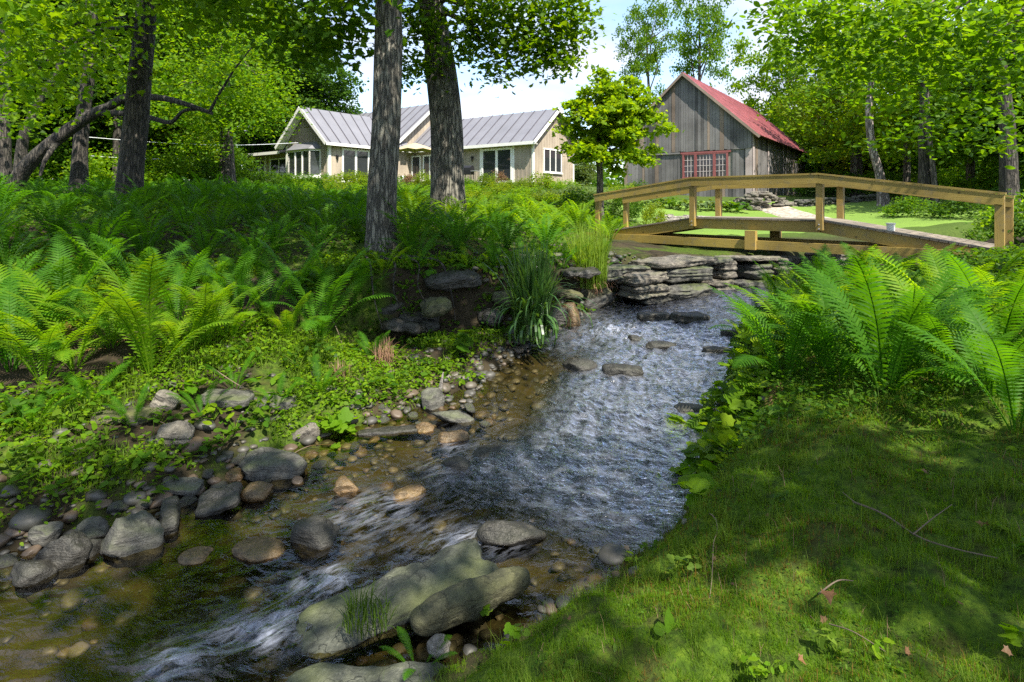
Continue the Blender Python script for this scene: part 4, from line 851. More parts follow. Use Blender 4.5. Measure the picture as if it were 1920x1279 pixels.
# left wing with gable to the viewer
x0, x1, y0 = -15.7, -10.93, -7.34; xm = (x0+x1)/2
siding_wall((x0,y0), (x1,y0), -1, [(0,2.5),(.5,4.55),(1,2.5)], (0,-1)); siding_wall((x1,y0+.152), (x1,-1.22), -1, [(0,2.5),(1,2.5)], (1,0)); siding_wall((x0,-1.22), (x0,y0+.152), -1, [(0,2.5),(1,2.5)], (-1,0))
seam_roof([(x1+.42,y0-.55,2.34),(x1+.42,-.6,2.34),(xm,.6,4.86),(xm,y0-.55,4.86)], .78)
seam_roof([(x0-.42,-.6,2.34),(x0-.42,y0-.55,2.34),(xm-.002,y0-.55,4.86),(xm-.002,.6,4.86)], .78)
mb = MB(); mb.bar((x1+.44,y0-.5,2.26),(x1+.44,-1.3,2.26),.04,.18); mb.bar((x1+.46,y0-.57,2.25),(xm,y0-.57,4.78),.04,.22); mb.bar((x0-.46,y0-.57,2.25),(xm,y0-.57,4.78),.04,.22)
mb.poly_prism([(x0-.40,y0-.53,2.20),(x0-.40,y0-.01,2.20),(xm,y0-.01,4.68),(xm,y0-.53,4.68)], (0,0,1), .03); mb.build('fascia', M['white_paint'], house)
MB().box((x1-.14,y0-.035,-1),(x1+.035,y0-.002,2.4)).build('corner_board', M['white_paint'], house)
MB().box((x1+.003,y0-.0,-1),(x1+.035,y0+.15,2.2)).build('corner_board', M['white_paint'], house)
MB().box((x0-.035,y0-.035,-1),(x0+.14,y0-.002,2.4)).build('corner_board', M['white_paint'], house)
window((x1,y0+1.1),(x1,y0+3.15), -.05, 2.0, (1,0), 2, 'sliding_door', door=True, fw=.13, mull=.16)
mb = MB(); mb.box((xm-.3,y0-.05,3.55),(xm+.3,y0-.004,4.0)); [mb.box((xm-.26,y0-.075,3.59+k*.09),(xm+.26,y0-.05,3.63+k*.09)) for k in range(5)]; mb.build('vent', M['siding'], house)
# bay window: a box standing out from the gable with angled cheeks
bx0, bx1, by = -15.15, -11.75, y0-.55
bw = MB().poly_prism([(bx0,y0,.1),(bx0+.5,by,.1),(bx1-.5,by,.1),(bx1,y0,.1)], (0,0,1), .22).build('bay_window', M['white_paint'], house); bay = MB(); bay.poly_prism([(bx0,y0,1.88),(bx0+.5,by,1.88),(bx1-.5,by,1.88),(bx1,y0,1.88)], (0,0,1), .14)
bay.build('head', M['white_paint'], bw)
g = MB(); pr = [(bx0+.04,y0),(bx0+.52,by+.05),(bx1-.52,by+.05),(bx1-.04,y0)]
for (ax, ay), (cx_, cy_) in zip(pr[:-1], pr[1:]): g.add([(ax,ay,.32),(cx_,cy_,.32),(cx_,cy_,1.88),(ax,ay,1.88)], [[0,1,2,3]])
g.build('pane', M['glass'], bw)
fr = MB()
for (ax, ay), (cx_, cy_), nm in ((pr[0],pr[1],1),(pr[1],pr[2],3),(pr[2],pr[3],1)):
    for k in range(nm+1):
        f = k/nm; q = V3(ax+(cx_-ax)*f, ay+(cy_-ay)*f-.02, 0); fr.bar(q+V3(0,0,.32), q+V3(0,0,1.88), .11, .07, (0,-1,0))
fr.build('frame', M['white_paint'], bw)
rf = MB(); rf.add([(bx0-.12,y0-.01,2.02),(bx0+.45,by-.12,2.02),(bx1-.45,by-.12,2.02),(bx1+.12,y0-.01,2.02),(bx0+.5,y0-.01,2.52),(bx1-.5,y0-.01,2.52)], [[0,1,4],[1,2,5,4],[2,3,5],[3,0,4,5],[0,3,2,1]])
rf.build('roof', M['seam_roof'], bw)
# flat roofed sun porch at the far left
px0, px1 = -21.8, -15.7
siding_wall((px0,y0+.35), (px1,y0+.35), -1, [(0,2.0),(1,2.0)], (0,-1)); siding_wall((px0,-1.3), (px0,y0+.502), -1, [(0,2.0),(1,2.0)], (-1,0))
seam_roof([(px0-.5,y0-.25,2.08),(px1-.43,y0-.25,2.08),(px1-.43,-1.0,2.5),(px0-.5,-1.0,2.5)], .9, .10)
mb = MB(); mb.bar((px0-.52,y0-.28,2.0),(px1-.45,y0-.28,2.0),.05,.2); mb.bar((px0-.53,y0-.25,2.0),(px0-.53,-1,2.42),.05,.2); mb.build('fascia', M['white_paint'], house)
for xx in (px0, px0+.55, -18.9, -18.35, -15.95): MB().box((xx-.07,y0+.31,-1),(xx+.07,y0+.348,1.9)).build('corner_board', M['white_paint'], house)
window((-21.15,y0+.35),(-19.05,y0+.35), -.3, 1.55, (0,-1), 4); window((-18.2,y0+.35),(-16.1,y0+.35), -.6, 1.6, (0,-1), 2, 'sliding_door', door=True)

# things on the terrace
p = at(778, 268, 35.0); gb = HB-.1
um = tag(empty('patio_umbrella', (p.x, p.y, gb)), 'beige patio umbrella open on the terrace between the two front trunks', 'umbrella')
hh = p.z-gb
mb = MB(); mb.tube([(0,0,0),(0,0,hh)], [.025,.025], 8); mb.build('pole', M['black_metal'], um, smooth=True)
mb = MB(); nseg = 8; rr = 1.25; top = [(0,0,hh)]
for k in range(8):
    a, b = k*PI/4+.2, (k+1)*PI/4+.2
    v = [(0,0,hh), (math.cos(a)*rr*.5, math.sin(a)*rr*.5, hh-.17), (math.cos(b)*rr*.5, math.sin(b)*rr*.5, hh-.17), (math.cos(a)*rr, math.sin(a)*rr, hh-.48), (math.cos((a+b)/2)*rr*.93, math.sin((a+b)/2)*rr*.93, hh-.40), (math.cos(b)*rr, math.sin(b)*rr, hh-.48)]
    mb.add(v, [[0,1,2],[1,3,4],[1,4,2],[2,4,5]])
cn = mb.build('canopy', M['canvas'], um); sm = cn.modifiers.new('thick', 'SOLIDIFY'); sm.thickness = .01
mb = MB(); [mb.tube([(0,0,hh-.75),(math.cos(k*PI/4+.2)*.62, math.sin(k*PI/4+.2)*.62, hh-.25)], [.01,.01], 5) for k in range(8)]; mb.build('ribs', M['black_metal'], um)
mb = MB(); mb.tube([(0,0,0),(0,0,.08),(0,0,.3)], [.24,.22,.04], 12); mb.build('base', M['black_metal'], um)
p = at(877, 318, 34.0)
grl = tag(empty('grill', (p.x, p.y, gb), -.5), 'black lidded barbecue grill beside the leaning trunk on the terrace', 'grill')
k_ = p.z-gb
mb = MB(); mb.box((-.32,-.22,k_-.3),(.32,.22,k_-.05)); mb.build('body', M['black_metal'], grl)
mb = MB(); mb.add([(x, y, z) for x in (-.32,.32) for y, z in ((-.22,k_-.048),(-.20,k_+.10),(-.08,k_+.22),(.1,k_+.24),(.22,k_+.1),(.22,k_-.048))], [[0,1,2,3,4,5],[11,10,9,8,7,6]]+[[i, i+6, (i+1) % 6+6, (i+1) % 6] for i in range(6)]); mb.build('lid', M['black_metal'], grl)
mb = MB(); mb.box((.33,-.2,k_-.12),(.68,.2,k_-.08)); mb.box((-.68,-.2,k_-.12),(-.33,.2,k_-.08)); mb.build('shelf', M['grey_metal'], grl)
for sx in (-.28, .28):
    for sy in (-.18, .18): MB().tube([(sx,sy,0),(sx,sy,k_-.3)], [.02,.02], 6).build('leg', M['black_metal'], grl)
for (a, b, lb) in ((at(-20,262,15), Vector((-13.9,37.4,HB+2.4)), 'upper white wire crossing behind the tall left trunk to the house'), (at(-20,296,15), Vector((-19.3,38.2,HB+1.75)), 'lower white wire crossing behind the tall left trunk to the house')):
    a = at(150, 256 if 'upper' in lb else 291, 24)
    mb = MB(); mb.tube([a.lerp(b, k/14)+V3(0,0,-.25*math.sin(k/14*PI)) for k in range(15)], np.full(15, .016), 6); tag(mb.build('wire', M['wire'], smooth=True), lb, 'wire')

# ------------------------------------------------------------------ barn
BH = math.radians(-36.0); BB = E+.30
barn = tag(empty('barn', (12.94, 31.0, BB), BH), 'weathered grey board barn with a red metal roof and a red window', 'barn')
W_, EV, RG, LEN = 7.45, 3.62, 7.05, 16.2
rt = lambda x: EV+(RG-EV)*(1-abs(x+W_/2)/(W_/2))          # underside of the roof at x
rb = random.Random(9)
def boards(x0, x1, zlo, zhi, y, name, mats, wd=.20, skip=()):
    mb = MB(); x = x0
    while x < x1-.02:
        b_ = min(x1, x+wd*rb.uniform(.75, 1.35)); lo = zlo-rb.uniform(0, .06) if zlo > 1 else zlo; o = rb.uniform(0, .025)
        parts = [(lo, None)]
        for (sx0, sx1, sz0, sz1) in skip:
            if b_ > sx0 and x < sx1: parts = [(lo, sz0), (sz1, None)]
        for a, c in parts:
            za, zb = (zhi(x), zhi(b_)) if c is None else (c, c)
            mm = 1 if rb.random() < .16 else 0
            v = [(x+.006,y-.03-o,a),(b_-.006,y-.03-o,a),(b_-.006,y-.03-o,zb),(x+.006,y-.03-o,za),(x+.006,y,a),(b_-.006,y,a),(b_-.006,y,zb),(x+.006,y,za)]
            mb.add(v, np.array([(0,1,2,3),(7,6,5,4),(0,4,5,1),(1,5,6,2),(2,6,7,3),(3,7,4,0)]), mm)
        x = b_
    return mb.build(name, mats, barn)
wm = [M['barn_wood'], M['barn_brown']]
boards(-W_, 0, -1.2, lambda x: 2.62, 0, 'wall', wm, .2, [(-3.80,-1.25,1.0,2.46)])
boards(-W_, 0, 2.60, lambda x: rt(x)-.02, -.07, 'gable_wall', wm, .18)
mb = MB(); y = 0
while y < LEN:
    b_ = min(LEN, y+.22*rb.uniform(.75, 1.3)); o = rb.uniform(0, .02); m_ = 1 if rb.random() < .12 else 0
    mb.box((-.03, y+.006, -1.2), (.0+o, b_-.006, EV+.03), m_); y = b_
mb.build('wall', wm, barn)
mb = MB(); mb.box((-W_+.02, .002, -1.2), (-.032, .06, 2.6)); mb.poly_prism([(-W_+.02,.002,2.6),(-.03,.002,2.6),(-.03,.002,EV-.02),(-W_/2,.002,RG-.05),(-W_+.02,.002,EV-.02)], (0,1,0), .05)
mb.box((-W_, 0, -1.2), (-W_+.05, LEN, EV)); mb.box((-W_, LEN-.05, -1.2), (0, LEN, EV)); mb.build('back_wall', M['stucco_dark'], barn)
for a, b in (((-.34,-.078,-1.2),(-.0,-.058,2.60)), ((.022,-.05,-1.2),(.05,.32,EV)), ((.022,3.5,-1.2),(.05,3.75,EV)), ((.022,7.8,-1.2),(.05,8.0,EV))): MB().box(a, b).build('corner_board', M['barn_pink'], barn)
seam = lambda c: seam_roof(c, 1.0, .08, 'roof', barn, 'red_roof')
for sgn in (1, -1):
    e0 = (-W_/2+sgn*(W_/2+.45), -.35, EV-.38); e1 = (e0[0], LEN+.3, e0[2]); r1 = (-W_/2+sgn*.001, LEN+.3, RG+.06); r0 = (r1[0], -.35, r1[2])
    rfm = MB(); n_ = (Vector(e1)-Vector(e0)).cross(Vector(r0)-Vector(e0)).normalized(); n_ = n_ if n_.z > 0 else -n_
    rfm.poly_prism([e0, e1, r1, r0], -n_, .06); k = .3
    while k < LEN+.5:
        rfm.bar(V3(e0[0], -.35+k, e0[2])+n_*.012, V3(r0[0], -.35+k, r0[2])+n_*.012, .04, .024, n_); k += .6
    ro = rfm.build('roof', M['red_roof'], barn)
    rk = MB(); rk.bar(V3(e0[0], -.37, e0[2]-.12), V3(r0[0], -.37, r0[2]-.12), .03, .13); rk.build('rake_board', M['barn_brown'], ro)
bwn = window((-3.72,-.03),(-1.33,-.03), 1.08, 2.38, (0,-1), 1, 'window', barn, 'red_trim', .10, .07, 'glass_barn')
mb = MB()
for xx in (-3.05, -2.0): mb.box((xx-.07,-.115,1.1),(xx+.07,-.05,2.36))
mb.box((-3.9,-.12,2.42),(-1.1,-.06,2.52)); mb.build('mullion', M['red_trim'], bwn)
mb = MB()
for a, b, nx in ((-3.7,-3.12,3),(-2.98,-2.07,5),(-1.93,-1.35,3)):
    for k in range(1, nx): mb.box((a+(b-a)*k/nx-.012,-.075,1.1),(a+(b-a)*k/nx+.012,-.056,2.36))
    for k in range(1, 4): mb.box((a,-.080,1.08+1.3*k/4-.012),(b,-.0755,1.08+1.3*k/4+.012))
mb.build('glazing_bars', plain('muntin', (.48,.42,.40), .6), bwn)
mb = MB(); mb.box((-W_,-.12,2.44),(-3.95,-.075,2.54)); mb.box((-1.05,-.11,2.56),(-.35,-.072,2.60)); mb.build('door_track', M['barn_wood'], barn)
# dry stone wall by the barn corner
def stone_pile(name, label, fn, n, seed, mat, srange=(.12,.26), cat='stone wall'):
    r = np.random.default_rng(seed); mb = MB(); V = [rock_verts(2, (1, .6, .42), 9, seed+k, .06, .55) for k in range(8)]; pts = []
    for k in range(n):
        p = fn(r); s = r.uniform(*srange); v, f = V[k % 8]; a = r.uniform(-.4, .4); c, sn = math.cos(a), math.sin(a); v = v*s
        mb.add(np.c_[v[:, 0]*c-v[:, 1]*sn+p[0], v[:, 0]*sn+v[:, 1]*c+p[1], v[:, 2]+p[2]], f); pts.append(p)
    return tag(mb.build(name, M[mat], smooth=False), label, cat)
def pile1(r):
    t = r.random(); px = 1345+165*t; Y = 26.6+3.0*abs(t-.45); x = (px-CX)/F*Y; top = E+.95*math.exp(-((t-.5)/.36)**2)-.50; g = gz(x, Y)-.1
    return (x, Y+r.uniform(-.1,.5), g+(max(top, g+.3)-g)*r.random()**.8)
stone_pile('dry_stone_wall', 'brown dry stone retaining wall heaped at the barn corner', pile1, 420, 501, 'rock_wall')
def pile2(r):
    px = r.uniform(1500, 1665); Y = 27.5+(px-1500)*.012; x = (px-CX)/F*Y; return (x, Y+r.uniform(0,.4), gz(x, Y)+r.uniform(0,.35))
stone_pile('dry_stone_wall', 'low dark stone edging along the far lawn right of the barn', pile2, 130, 531, 'rock')
def pile3(r):
    px = r.uniform(1235, 1420); Y = 19.5+r.uniform(0, 3.5); x = (px-CX)/F*Y; return (x, Y, gz(x, Y)+r.uniform(-.02,.08))
tag(stone_pile('rubble', 'pale broken stones strewn across the lawn edge behind the bridge', pile3, 330, 551, 'rock_pale', (.10,.24), 'rubble'), kind='stuff')

# ------------------------------------------------------------------ footbridge
bridge = tag(empty('footbridge', (0, 0, 0)), 'arched yellow brown timber footbridge with handrails on both sides', 'bridge')
A0 = V3(2.43, 16.2, 0); Bv = V3(2.01, -2.07, 0); PD = V3(.717, .697, 0); WD = 1.35
RZ = [E+.17, E+.56, E+.56, E+.12]; DZ = [E-.86, E-.40, E-.40, E-.86]
np_ = PD*-1
pt = lambda t, k=0.: A0+Bv*t+PD*k
for side, k in (('near', 0.), ('far', WD)):
    dzr = 0 if side == 'near' else -.05
    for t in range(4):
        mb = MB(); q = pt(t, k); zb = [gz(q.x, q.y)-.25, DZ[1]-.20, DZ[2]-.20, gz(q.x, q.y)-.25][t]
        mb.bar(q+V3(0,0,zb), q+V3(0,0,RZ[t]+dzr-.005), .13, .13, Bv); po = mb.build('post', M['post_wood'], bridge)
        if t in (1, 2):
            for zz in (DZ[t]-.08, DZ[t]-.17):
                c = q-PD*.066*(1 if side == 'near' else -1)+V3(0,0,zz); MB().tube([c, c-PD*.016*(1 if side == 'near' else -1)], [.016,.014], 8).build('bolt', M['grey_metal'], po)
    for t in range(3):
        o = PD*(-.09 if side == 'near' else -.088); L_ = Bv.normalized()*.06
        a = pt(t, k)+V3(0,0,RZ[t]+dzr-.095)+o-L_*(t == 0); b = pt(t+1, k)+V3(0,0,RZ[t+1]+dzr-.095)+o+L_*(t == 2)
        MB().bar(a, b, .045, .17).build('handrail', M['bridge_wood'], bridge)
        a = pt(t, k)+V3(0,0,RZ[t]+dzr+.017)-L_*1.4*(t == 0)-PD*.03; b = pt(t+1, k)+V3(0,0,RZ[t+1]+dzr+.017)-PD*.03+L_*1.4*(t == 2)
        MB().bar(a, b, .19, .036).build('rail_cap', M['bridge_wood'], bridge)
        o = PD*(.09 if side == 'near' else -.09)
        a = pt(t, k)+V3(0,0,DZ[t]-.135)+o-Bv.normalized()*(.5*(t == 0)); b = pt(t+1, k)+V3(0,0,DZ[t+1]-.135)+o+Bv.normalized()*(.5*(t == 2))
        if t == 0: a.z -= .11
        if t == 2: b.z -= .11
        MB().bar(a, b, .05, .24).build('deck_beam', M['bridge_wood'], bridge)
    o = PD*(.02 if side == 'near' else -.02)
    a = pt(-.15, k)+V3(0,0,E-.98)+o; b = pt(1.35, k)+V3(0,0,E-.98)+o; c = pt(2.9, k)+V3(0,0,E-.98)+o
    MB().bar(a, b, .09, .20).build('lower_beam', M['bridge_wood'], bridge); MB().bar(b+V3(0,0,.0), c, .088, .198).build('lower_beam', M['bridge_wood'], bridge)
    q = pt(1.5, k)+o*1.5-PD*(.06 if side == 'near' else -.06)
    MB().bar(q+V3(0,0,E-1.09), q+V3(0,0,DZ[1]-.26), .24, .12, PD).build('strut', M['post_wood'], bridge)
mb = MB()
for t in range(3):
    n_ = 20
    for k in range(n_):
        f0, f1 = (k+.04)/n_, (k+.96)/n_
        a = pt(t+(f0+f1)/2, .02)+V3(0,0,DZ[t]+(DZ[t+1]-DZ[t])*(f0+f1)/2); b = pt(t+(f0+f1)/2, WD-.02)+V3(0,0,a.z)
        mb.bar(a, b, 2.914*(f1-f0), .036, (Bv.normalized()+V3(0,0,(DZ[t+1]-DZ[t])/2.914)).cross(PD)*-1)
mb.build('deck', M['deck_wood'], bridge)
q = pt(2.42, .25); zq = DZ[2]+(DZ[3]-DZ[2])*.42+.02
mb = MB(); mb.tube([(0,0,0),(0,0,.13)], [.07,.075], 12); mb.tube([(0,0,.125),(0,0,.15)], [.085,.085], 12)  # unidentified small white object on the deck; its rimmed round shape is made up
tag(mb.build('item', M['white_paint'], loc=(q.x, q.y, zq), smooth=False), 'small white cup standing on the sloping right end of the bridge deck', 'item')

# retaining wall of big stones on the far bank below the bridge
sw = tag(empty('stone_wall', (2.4, 10.7, E-1.8)), 'retaining wall of big pale ledge stones below the bridge', 'stone wall')
sb = V3(2.4, 10.7, E-1.8)
for k, (px, py, Y, sx, sy, sz, mt, seed) in enumerate([(1205,520,10.6,.46,.32,.10,'rock_wall',1),(1210,543,10.5,.40,.28,.10,'rock_wall',21),(1270,512,11.2,.60,.40,.14,'rock',2),(1262,490,11.4,.80,.5,.06,'rock_wall',3),(1275,545,11.0,.55,.3,.14,'rock',4),(1352,505,12.0,.20,.3,.19,'rock_wall',5),(1342,535,11.8,.30,.3,.11,'rock_wall',6),(1410,508,12.4,.38,.35,.16,'rock',7),
     (1462,498,12.9,.30,.35,.22,'rock_wall',8),(1405,484,12.6,.75,.45,.045,'rock_wall',9),(1500,500,13.2,.4,.35,.22,'rock',10),(1400,533,12.2,.45,.3,.10,'rock',11),(1480,526,12.9,.45,.3,.09,'rock',12),(1555,490,13.8,.5,.4,.25,'rock_wall',13),(1185,505,11.0,.42,.3,.07,'rock',14),(1145,512,10.7,.35,.3,.13,'rock',15),(1318,488,12.0,.42,.4,.05,'rock',16),(1235,556,10.6,.5,.25,.06,'rock_wet',17),(1330,552,11.4,.45,.25,.06,'rock_wet',18)]):
    d, f = ICO[5]; v = d/(np.abs(d)**7).sum(1)[:, None]**(1/7); q = v*np.array((sx, sy, sz)); sd_ = seed*7.3
    q[:, :2] *= (1+.30*(fbm(np.c_[q[:, :2]*2.6, np.zeros(len(q))]+sd_, 3)-.5))[:, None]
    lay = fbm(np.c_[q[:, :2]*.9, q[:, 2]*16]+sd_, 2); lay = np.round(lay*7)/7-.5
    v = q+d*((fbm(q*4.5+sd_, 5)-.5)*.13)[:, None]*np.array((1, 1, .5))+d*np.array((1, 1, .12))*(lay*.20)[:, None]+d*((fbm(q*19+sd_, 3)-.5)*.035)[:, None]; mb = MB(); mb.add(v, f)
    mb.build('stone', M[mt], sw, smooth=True, loc=at(px, py, Y)-sb, rot=(random.uniform(-.04,.04), random.uniform(-.05,.05), .52+random.uniform(-.14,.14)))
# stones set in the dark undercut bank and the ledge above it
for px, py, Y, sx, sy, sz, mt, lb in [(925,488,9.6,.55,.3,.07,'rock','thin grey ledge slab on top of the undercut bank, under the sunlit ferns'),(1000,478,10.2,.5,.3,.06,'rock','flat grey ledge slab on the bank behind the iris clump'),(880,520,9.2,.4,.3,.10,'rock','mossy ledge stone jutting from the undercut bank'),(800,500,8.9,.35,.2,.05,'rock_wall','pale weathered root stone beside the straight trunk'),
     (870,620,8.6,.30,.2,.17,'rock_wet','dark stone at the foot of the undercut bank'),(790,600,8.3,.34,.2,.22,'rock_wet','big dark stone in the middle of the undercut bank'),(730,580,8.3,.25,.2,.2,'rock_wet','dark stone beneath the straight trunk'),(930,590,9.0,.3,.2,.25,'rock_wet','dark block behind the iris clump'),(830,555,8.7,.4,.25,.13,'rock_wet','dark upper block in the undercut bank'),(410,545,7.8,.28,.2,.10,'rock','grey stone among the shaded ferns above the sunlit one')]:
    rock('boulder', lb, at(px, py, Y), (sx, sy, sz), mt, int(px+py), 9, 4, (0, 0, .3), .07, .6)

rr_ = np.random.default_rng(55)
for k in range(10):
    f = 37+k*3.9; c = SCARP[int(f)]; nrm = np.array((.5, -.85)); off = rr_.uniform(-.12, .18); zz = [.22, .50, .78][k % 3]; g = gz(c[0]+nrm[0]*.35, c[1]+nrm[1]*.35)
    ledge('boulder', 'dark ledge stone bedded in the undercut bank below the straight trunk', (c[0]+nrm[0]*off, c[1]+nrm[1]*off, g+zz*1.0), (rr_.uniform(.14,.42), rr_.uniform(.14,.22), rr_.uniform(.05,.16)), ['rock_wet','rock_log','rock_wet'][k % 3], 400+k, (rr_.uniform(-.2,.2), rr_.uniform(-.25,.25), .5+rr_.uniform(-.5,.5)), .20, .07, pw=3.2)['group'] = 'ledge stones of the undercut bank'
t1 = [o for o in bpy.data.objects if o.get('label', '').startswith('straight grey trunk')][0]
for k in range(4):
    a = Vector((-.2+k*.14, -.25, .12)); f = int(33+k*3); c = SCARP[f]; g = gz(c[0]+.25, c[1]-.4)
    e = Vector((c[0]+.15, c[1]-.25, g+rr_.uniform(.1,.55)))-Vector(t1.location); m_ = Vector((c[0]-.1, c[1]+.12, E-.90))-Vector(t1.location)
    q = catmull([tuple(a), tuple(a.lerp(m_, .6)+V3(0,0,.03)), tuple(m_), tuple(m_.lerp(e, .5)+V3(rr_.uniform(-.1,.1),-.05,0)), tuple(e)], 16)
    MB().tube(q, np.linspace(rr_.uniform(.012,.03), .004, 16), 6, .1, k).build('root', M['bark_dark'], t1, smooth=True)

LOBE = np.array([(0,.05),(.30,-.08),(.52,.12),(.50,.42),(.34,.55),(.36,.78),(.12,.84),(0,1.0),(-.12,.84),(-.36,.78),(-.34,.55),(-.50,.42),(-.52,.12),(-.30,-.08)])
def leafy_plant(name, label, p, h, n, size, mat, shape=LOBE, group=None, rad=.22, seed=0, cat='plant', scale=1):
    r = empty(name, p); rg = np.random.default_rng(1000+seed); st = MB(); lf = MB(); P = []
    for k in range(n):
        a = rg.uniform(0, 6.3); q = rg.random()**.6*rad; e = np.array((math.cos(a)*q, math.sin(a)*q, h*rg.uniform(.35, 1)*(1-.35*q/rad))); P.append(e)
        if k % 2 == 0: st.tube([(0,0,0), tuple(e*np.array((.4,.4,.6))), tuple(e)], [.004,.003,.002], 4, caps=False)
    leaves(lf, np.array(P), size, shape, .35, rg, .35, .12, .25)
    st.build('stem', M['grass'], r); lf.build('leaves', M[mat], r); return tag(r, label, cat, group)
# ------------------------------------------------------------------ ferns
def frond(mb, L=1.1, n=27, W=.17, a0=.18, a1=1.1, hi=True, rg=None, m=0):
    """one ostrich fern frond rising along +z and arching over to +x"""
    rg = rg or rng; ks = 40; t = np.linspace(0, 1, ks); ang = a0+a1*t**1.8
    x = np.r_[0, np.cumsum(np.sin(ang[:-1]))]*L/(ks-1); z = np.r_[0, np.cumsum(np.cos(ang[:-1]))]*L/(ks-1)
    pos = lambda f: np.array((np.interp(f, t, x), 0, np.interp(f, t, z))); an = lambda f: np.interp(f, t, ang)
    rad = np.linspace(.006, .0015, 9); mb.tube([pos(f) for f in np.linspace(0, .98, 9)], rad, 4, m=m, caps=False)
    for k in range(n):
        f = .10+.89*k/(n-1); p = pos(f); a = an(f); tang = np.array((math.sin(a), 0, math.cos(a))); nr = np.array((-math.cos(a), 0, math.sin(a)))
        pr = np.interp(f, [.08,.2,.45,.66,.85,.97,1], [.10,.28,.78,1,.72,.2,.05]); l = W*pr*rg.uniform(.92, 1.06); wd = L*.89/(n-1)*.95
        for s in (-1, 1):
            fw = .35+.25*f; d = np.array((0, s, 0))*math.cos(fw)+tang*math.sin(fw)+nr*.12*rg.uniform(.5, 1.8); d /= np.linalg.norm(d); wv = tang-d*(tang@d); wv /= np.linalg.norm(wv)
            if hi:
                st = 6; vs = []
                for q in range(st):
                    u = q/st; c = p+d*(l*u)-nr*(l*.30*u*u); w_ = wd*.5*(1-u*.72)*(1.0 if q % 2 == 0 else .70); vs += [c-wv*w_, c+wv*w_]
                vs.append(p+d*l-nr*l*.30); mb.add(vs, [[2*q, 2*q+1, 2*q+3, 2*q+2] for q in range(st-1)]+[[2*st-2, 2*st-1, 2*st]], m)
            else:
                c = p+d*(l*.4); mb.add([p-wv*wd*.3, c+wv*wd*.52-nr*l*.04, p+d*l-nr*l*.25, c-wv*wd*.42-nr*l*.04], [[0, 3, 2, 1]], m)
FR = {}
for nm in ('fern', 'fern_bright', 'fern_shaded'):
    FR[nm] = []
    for k, (L, W, a0, a1) in enumerate([(1.1,.165,.12,.95),(1.0,.15,.22,1.25),(1.15,.18,.08,.75),(.9,.15,.30,1.5)]):
        mb = MB(); frond(mb, L, 30, W, a0, a1, True, np.random.default_rng(700+k)); FR[nm].append(mb.mesh('frond', M[nm]))
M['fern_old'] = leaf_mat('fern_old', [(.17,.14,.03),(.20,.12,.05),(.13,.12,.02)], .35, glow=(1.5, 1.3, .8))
OLD = []
for k in range(2):
    mb = MB(); frond(mb, .85, 26, .11, .5, 1.9, True, np.random.default_rng(740+k)); OLD.append(mb.mesh('frond', M['fern_old']))
def near_fern(px, py, h, nf, mat, label, group=None, yaw=None, spread=1.0, pos=None):
    p = pos if pos is not None else place(px, py); r = empty('fern', (p.x, p.y, p.z-.03)); a0 = random.uniform(0, 6.3)
    for k in range(nf):
        a = a0+k*2*PI/nf+random.uniform(-.25, .25); s = h*1.18*random.uniform(.78, 1.08); tl = random.uniform(.05, .42)*spread
        new('frond', FR[mat][random.randrange(4)], r, loc=(.03*math.cos(a), .03*math.sin(a), 0), rot=(random.uniform(-.12,.12), tl, a), scale=s)
    if h > .55 and random.random() < .55:
        new('frond', OLD[random.randrange(2)], r, loc=(0,0,0), rot=(random.uniform(-.3,.3), random.uniform(.5,.9), random.uniform(0,6.3)), scale=h*random.uniform(.8,1.05))['label'] = 'withered yellow brown frond'
    return tag(r, label, 'fern', group)
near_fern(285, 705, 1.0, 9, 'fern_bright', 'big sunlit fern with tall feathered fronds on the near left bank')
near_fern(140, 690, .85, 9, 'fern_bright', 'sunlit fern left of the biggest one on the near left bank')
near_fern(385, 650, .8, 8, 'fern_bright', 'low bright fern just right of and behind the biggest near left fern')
near_fern(20, 690, .9, 9, 'fern', 'fern cut by the left edge above the weeds')
near_fern(600, 640, .95, 11, 'fern', 'fern with a bright crown hanging over the dark undercut bank')
near_fern(500, 600, .75, 8, 'fern', 'half shaded fern between the two brightest left bank ferns')
near_fern(660, 600, .7, 9, 'fern', 'fern at the foot of the straight trunk')
gL = 'ferns along the near left bank'
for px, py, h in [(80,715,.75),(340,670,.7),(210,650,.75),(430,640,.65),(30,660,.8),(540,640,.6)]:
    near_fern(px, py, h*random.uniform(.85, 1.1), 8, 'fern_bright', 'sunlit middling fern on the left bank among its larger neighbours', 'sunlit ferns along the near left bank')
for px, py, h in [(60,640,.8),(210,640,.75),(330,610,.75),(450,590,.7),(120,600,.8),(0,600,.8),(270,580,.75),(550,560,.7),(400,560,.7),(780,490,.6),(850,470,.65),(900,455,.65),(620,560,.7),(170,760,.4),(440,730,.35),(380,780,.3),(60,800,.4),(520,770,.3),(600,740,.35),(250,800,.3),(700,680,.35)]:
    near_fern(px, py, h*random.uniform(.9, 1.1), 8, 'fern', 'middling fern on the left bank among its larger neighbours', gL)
gR = 'ferns of the right bank thicket'
near_fern(1660, 745, .98, 12, 'fern', 'tallest vase shaped fern in the middle of the right bank thicket')
near_fern(1470, 715, .85, 9, 'fern', 'low dark fern leaning over the water at the right bank')
near_fern(1905, 800, .78, 9, 'fern', 'fern with one sunlit frond arching down at the right edge')
near_fern(1545, 690, .85, 10, 'fern', 'broad fern between the low dark one and the tallest one on the right bank')
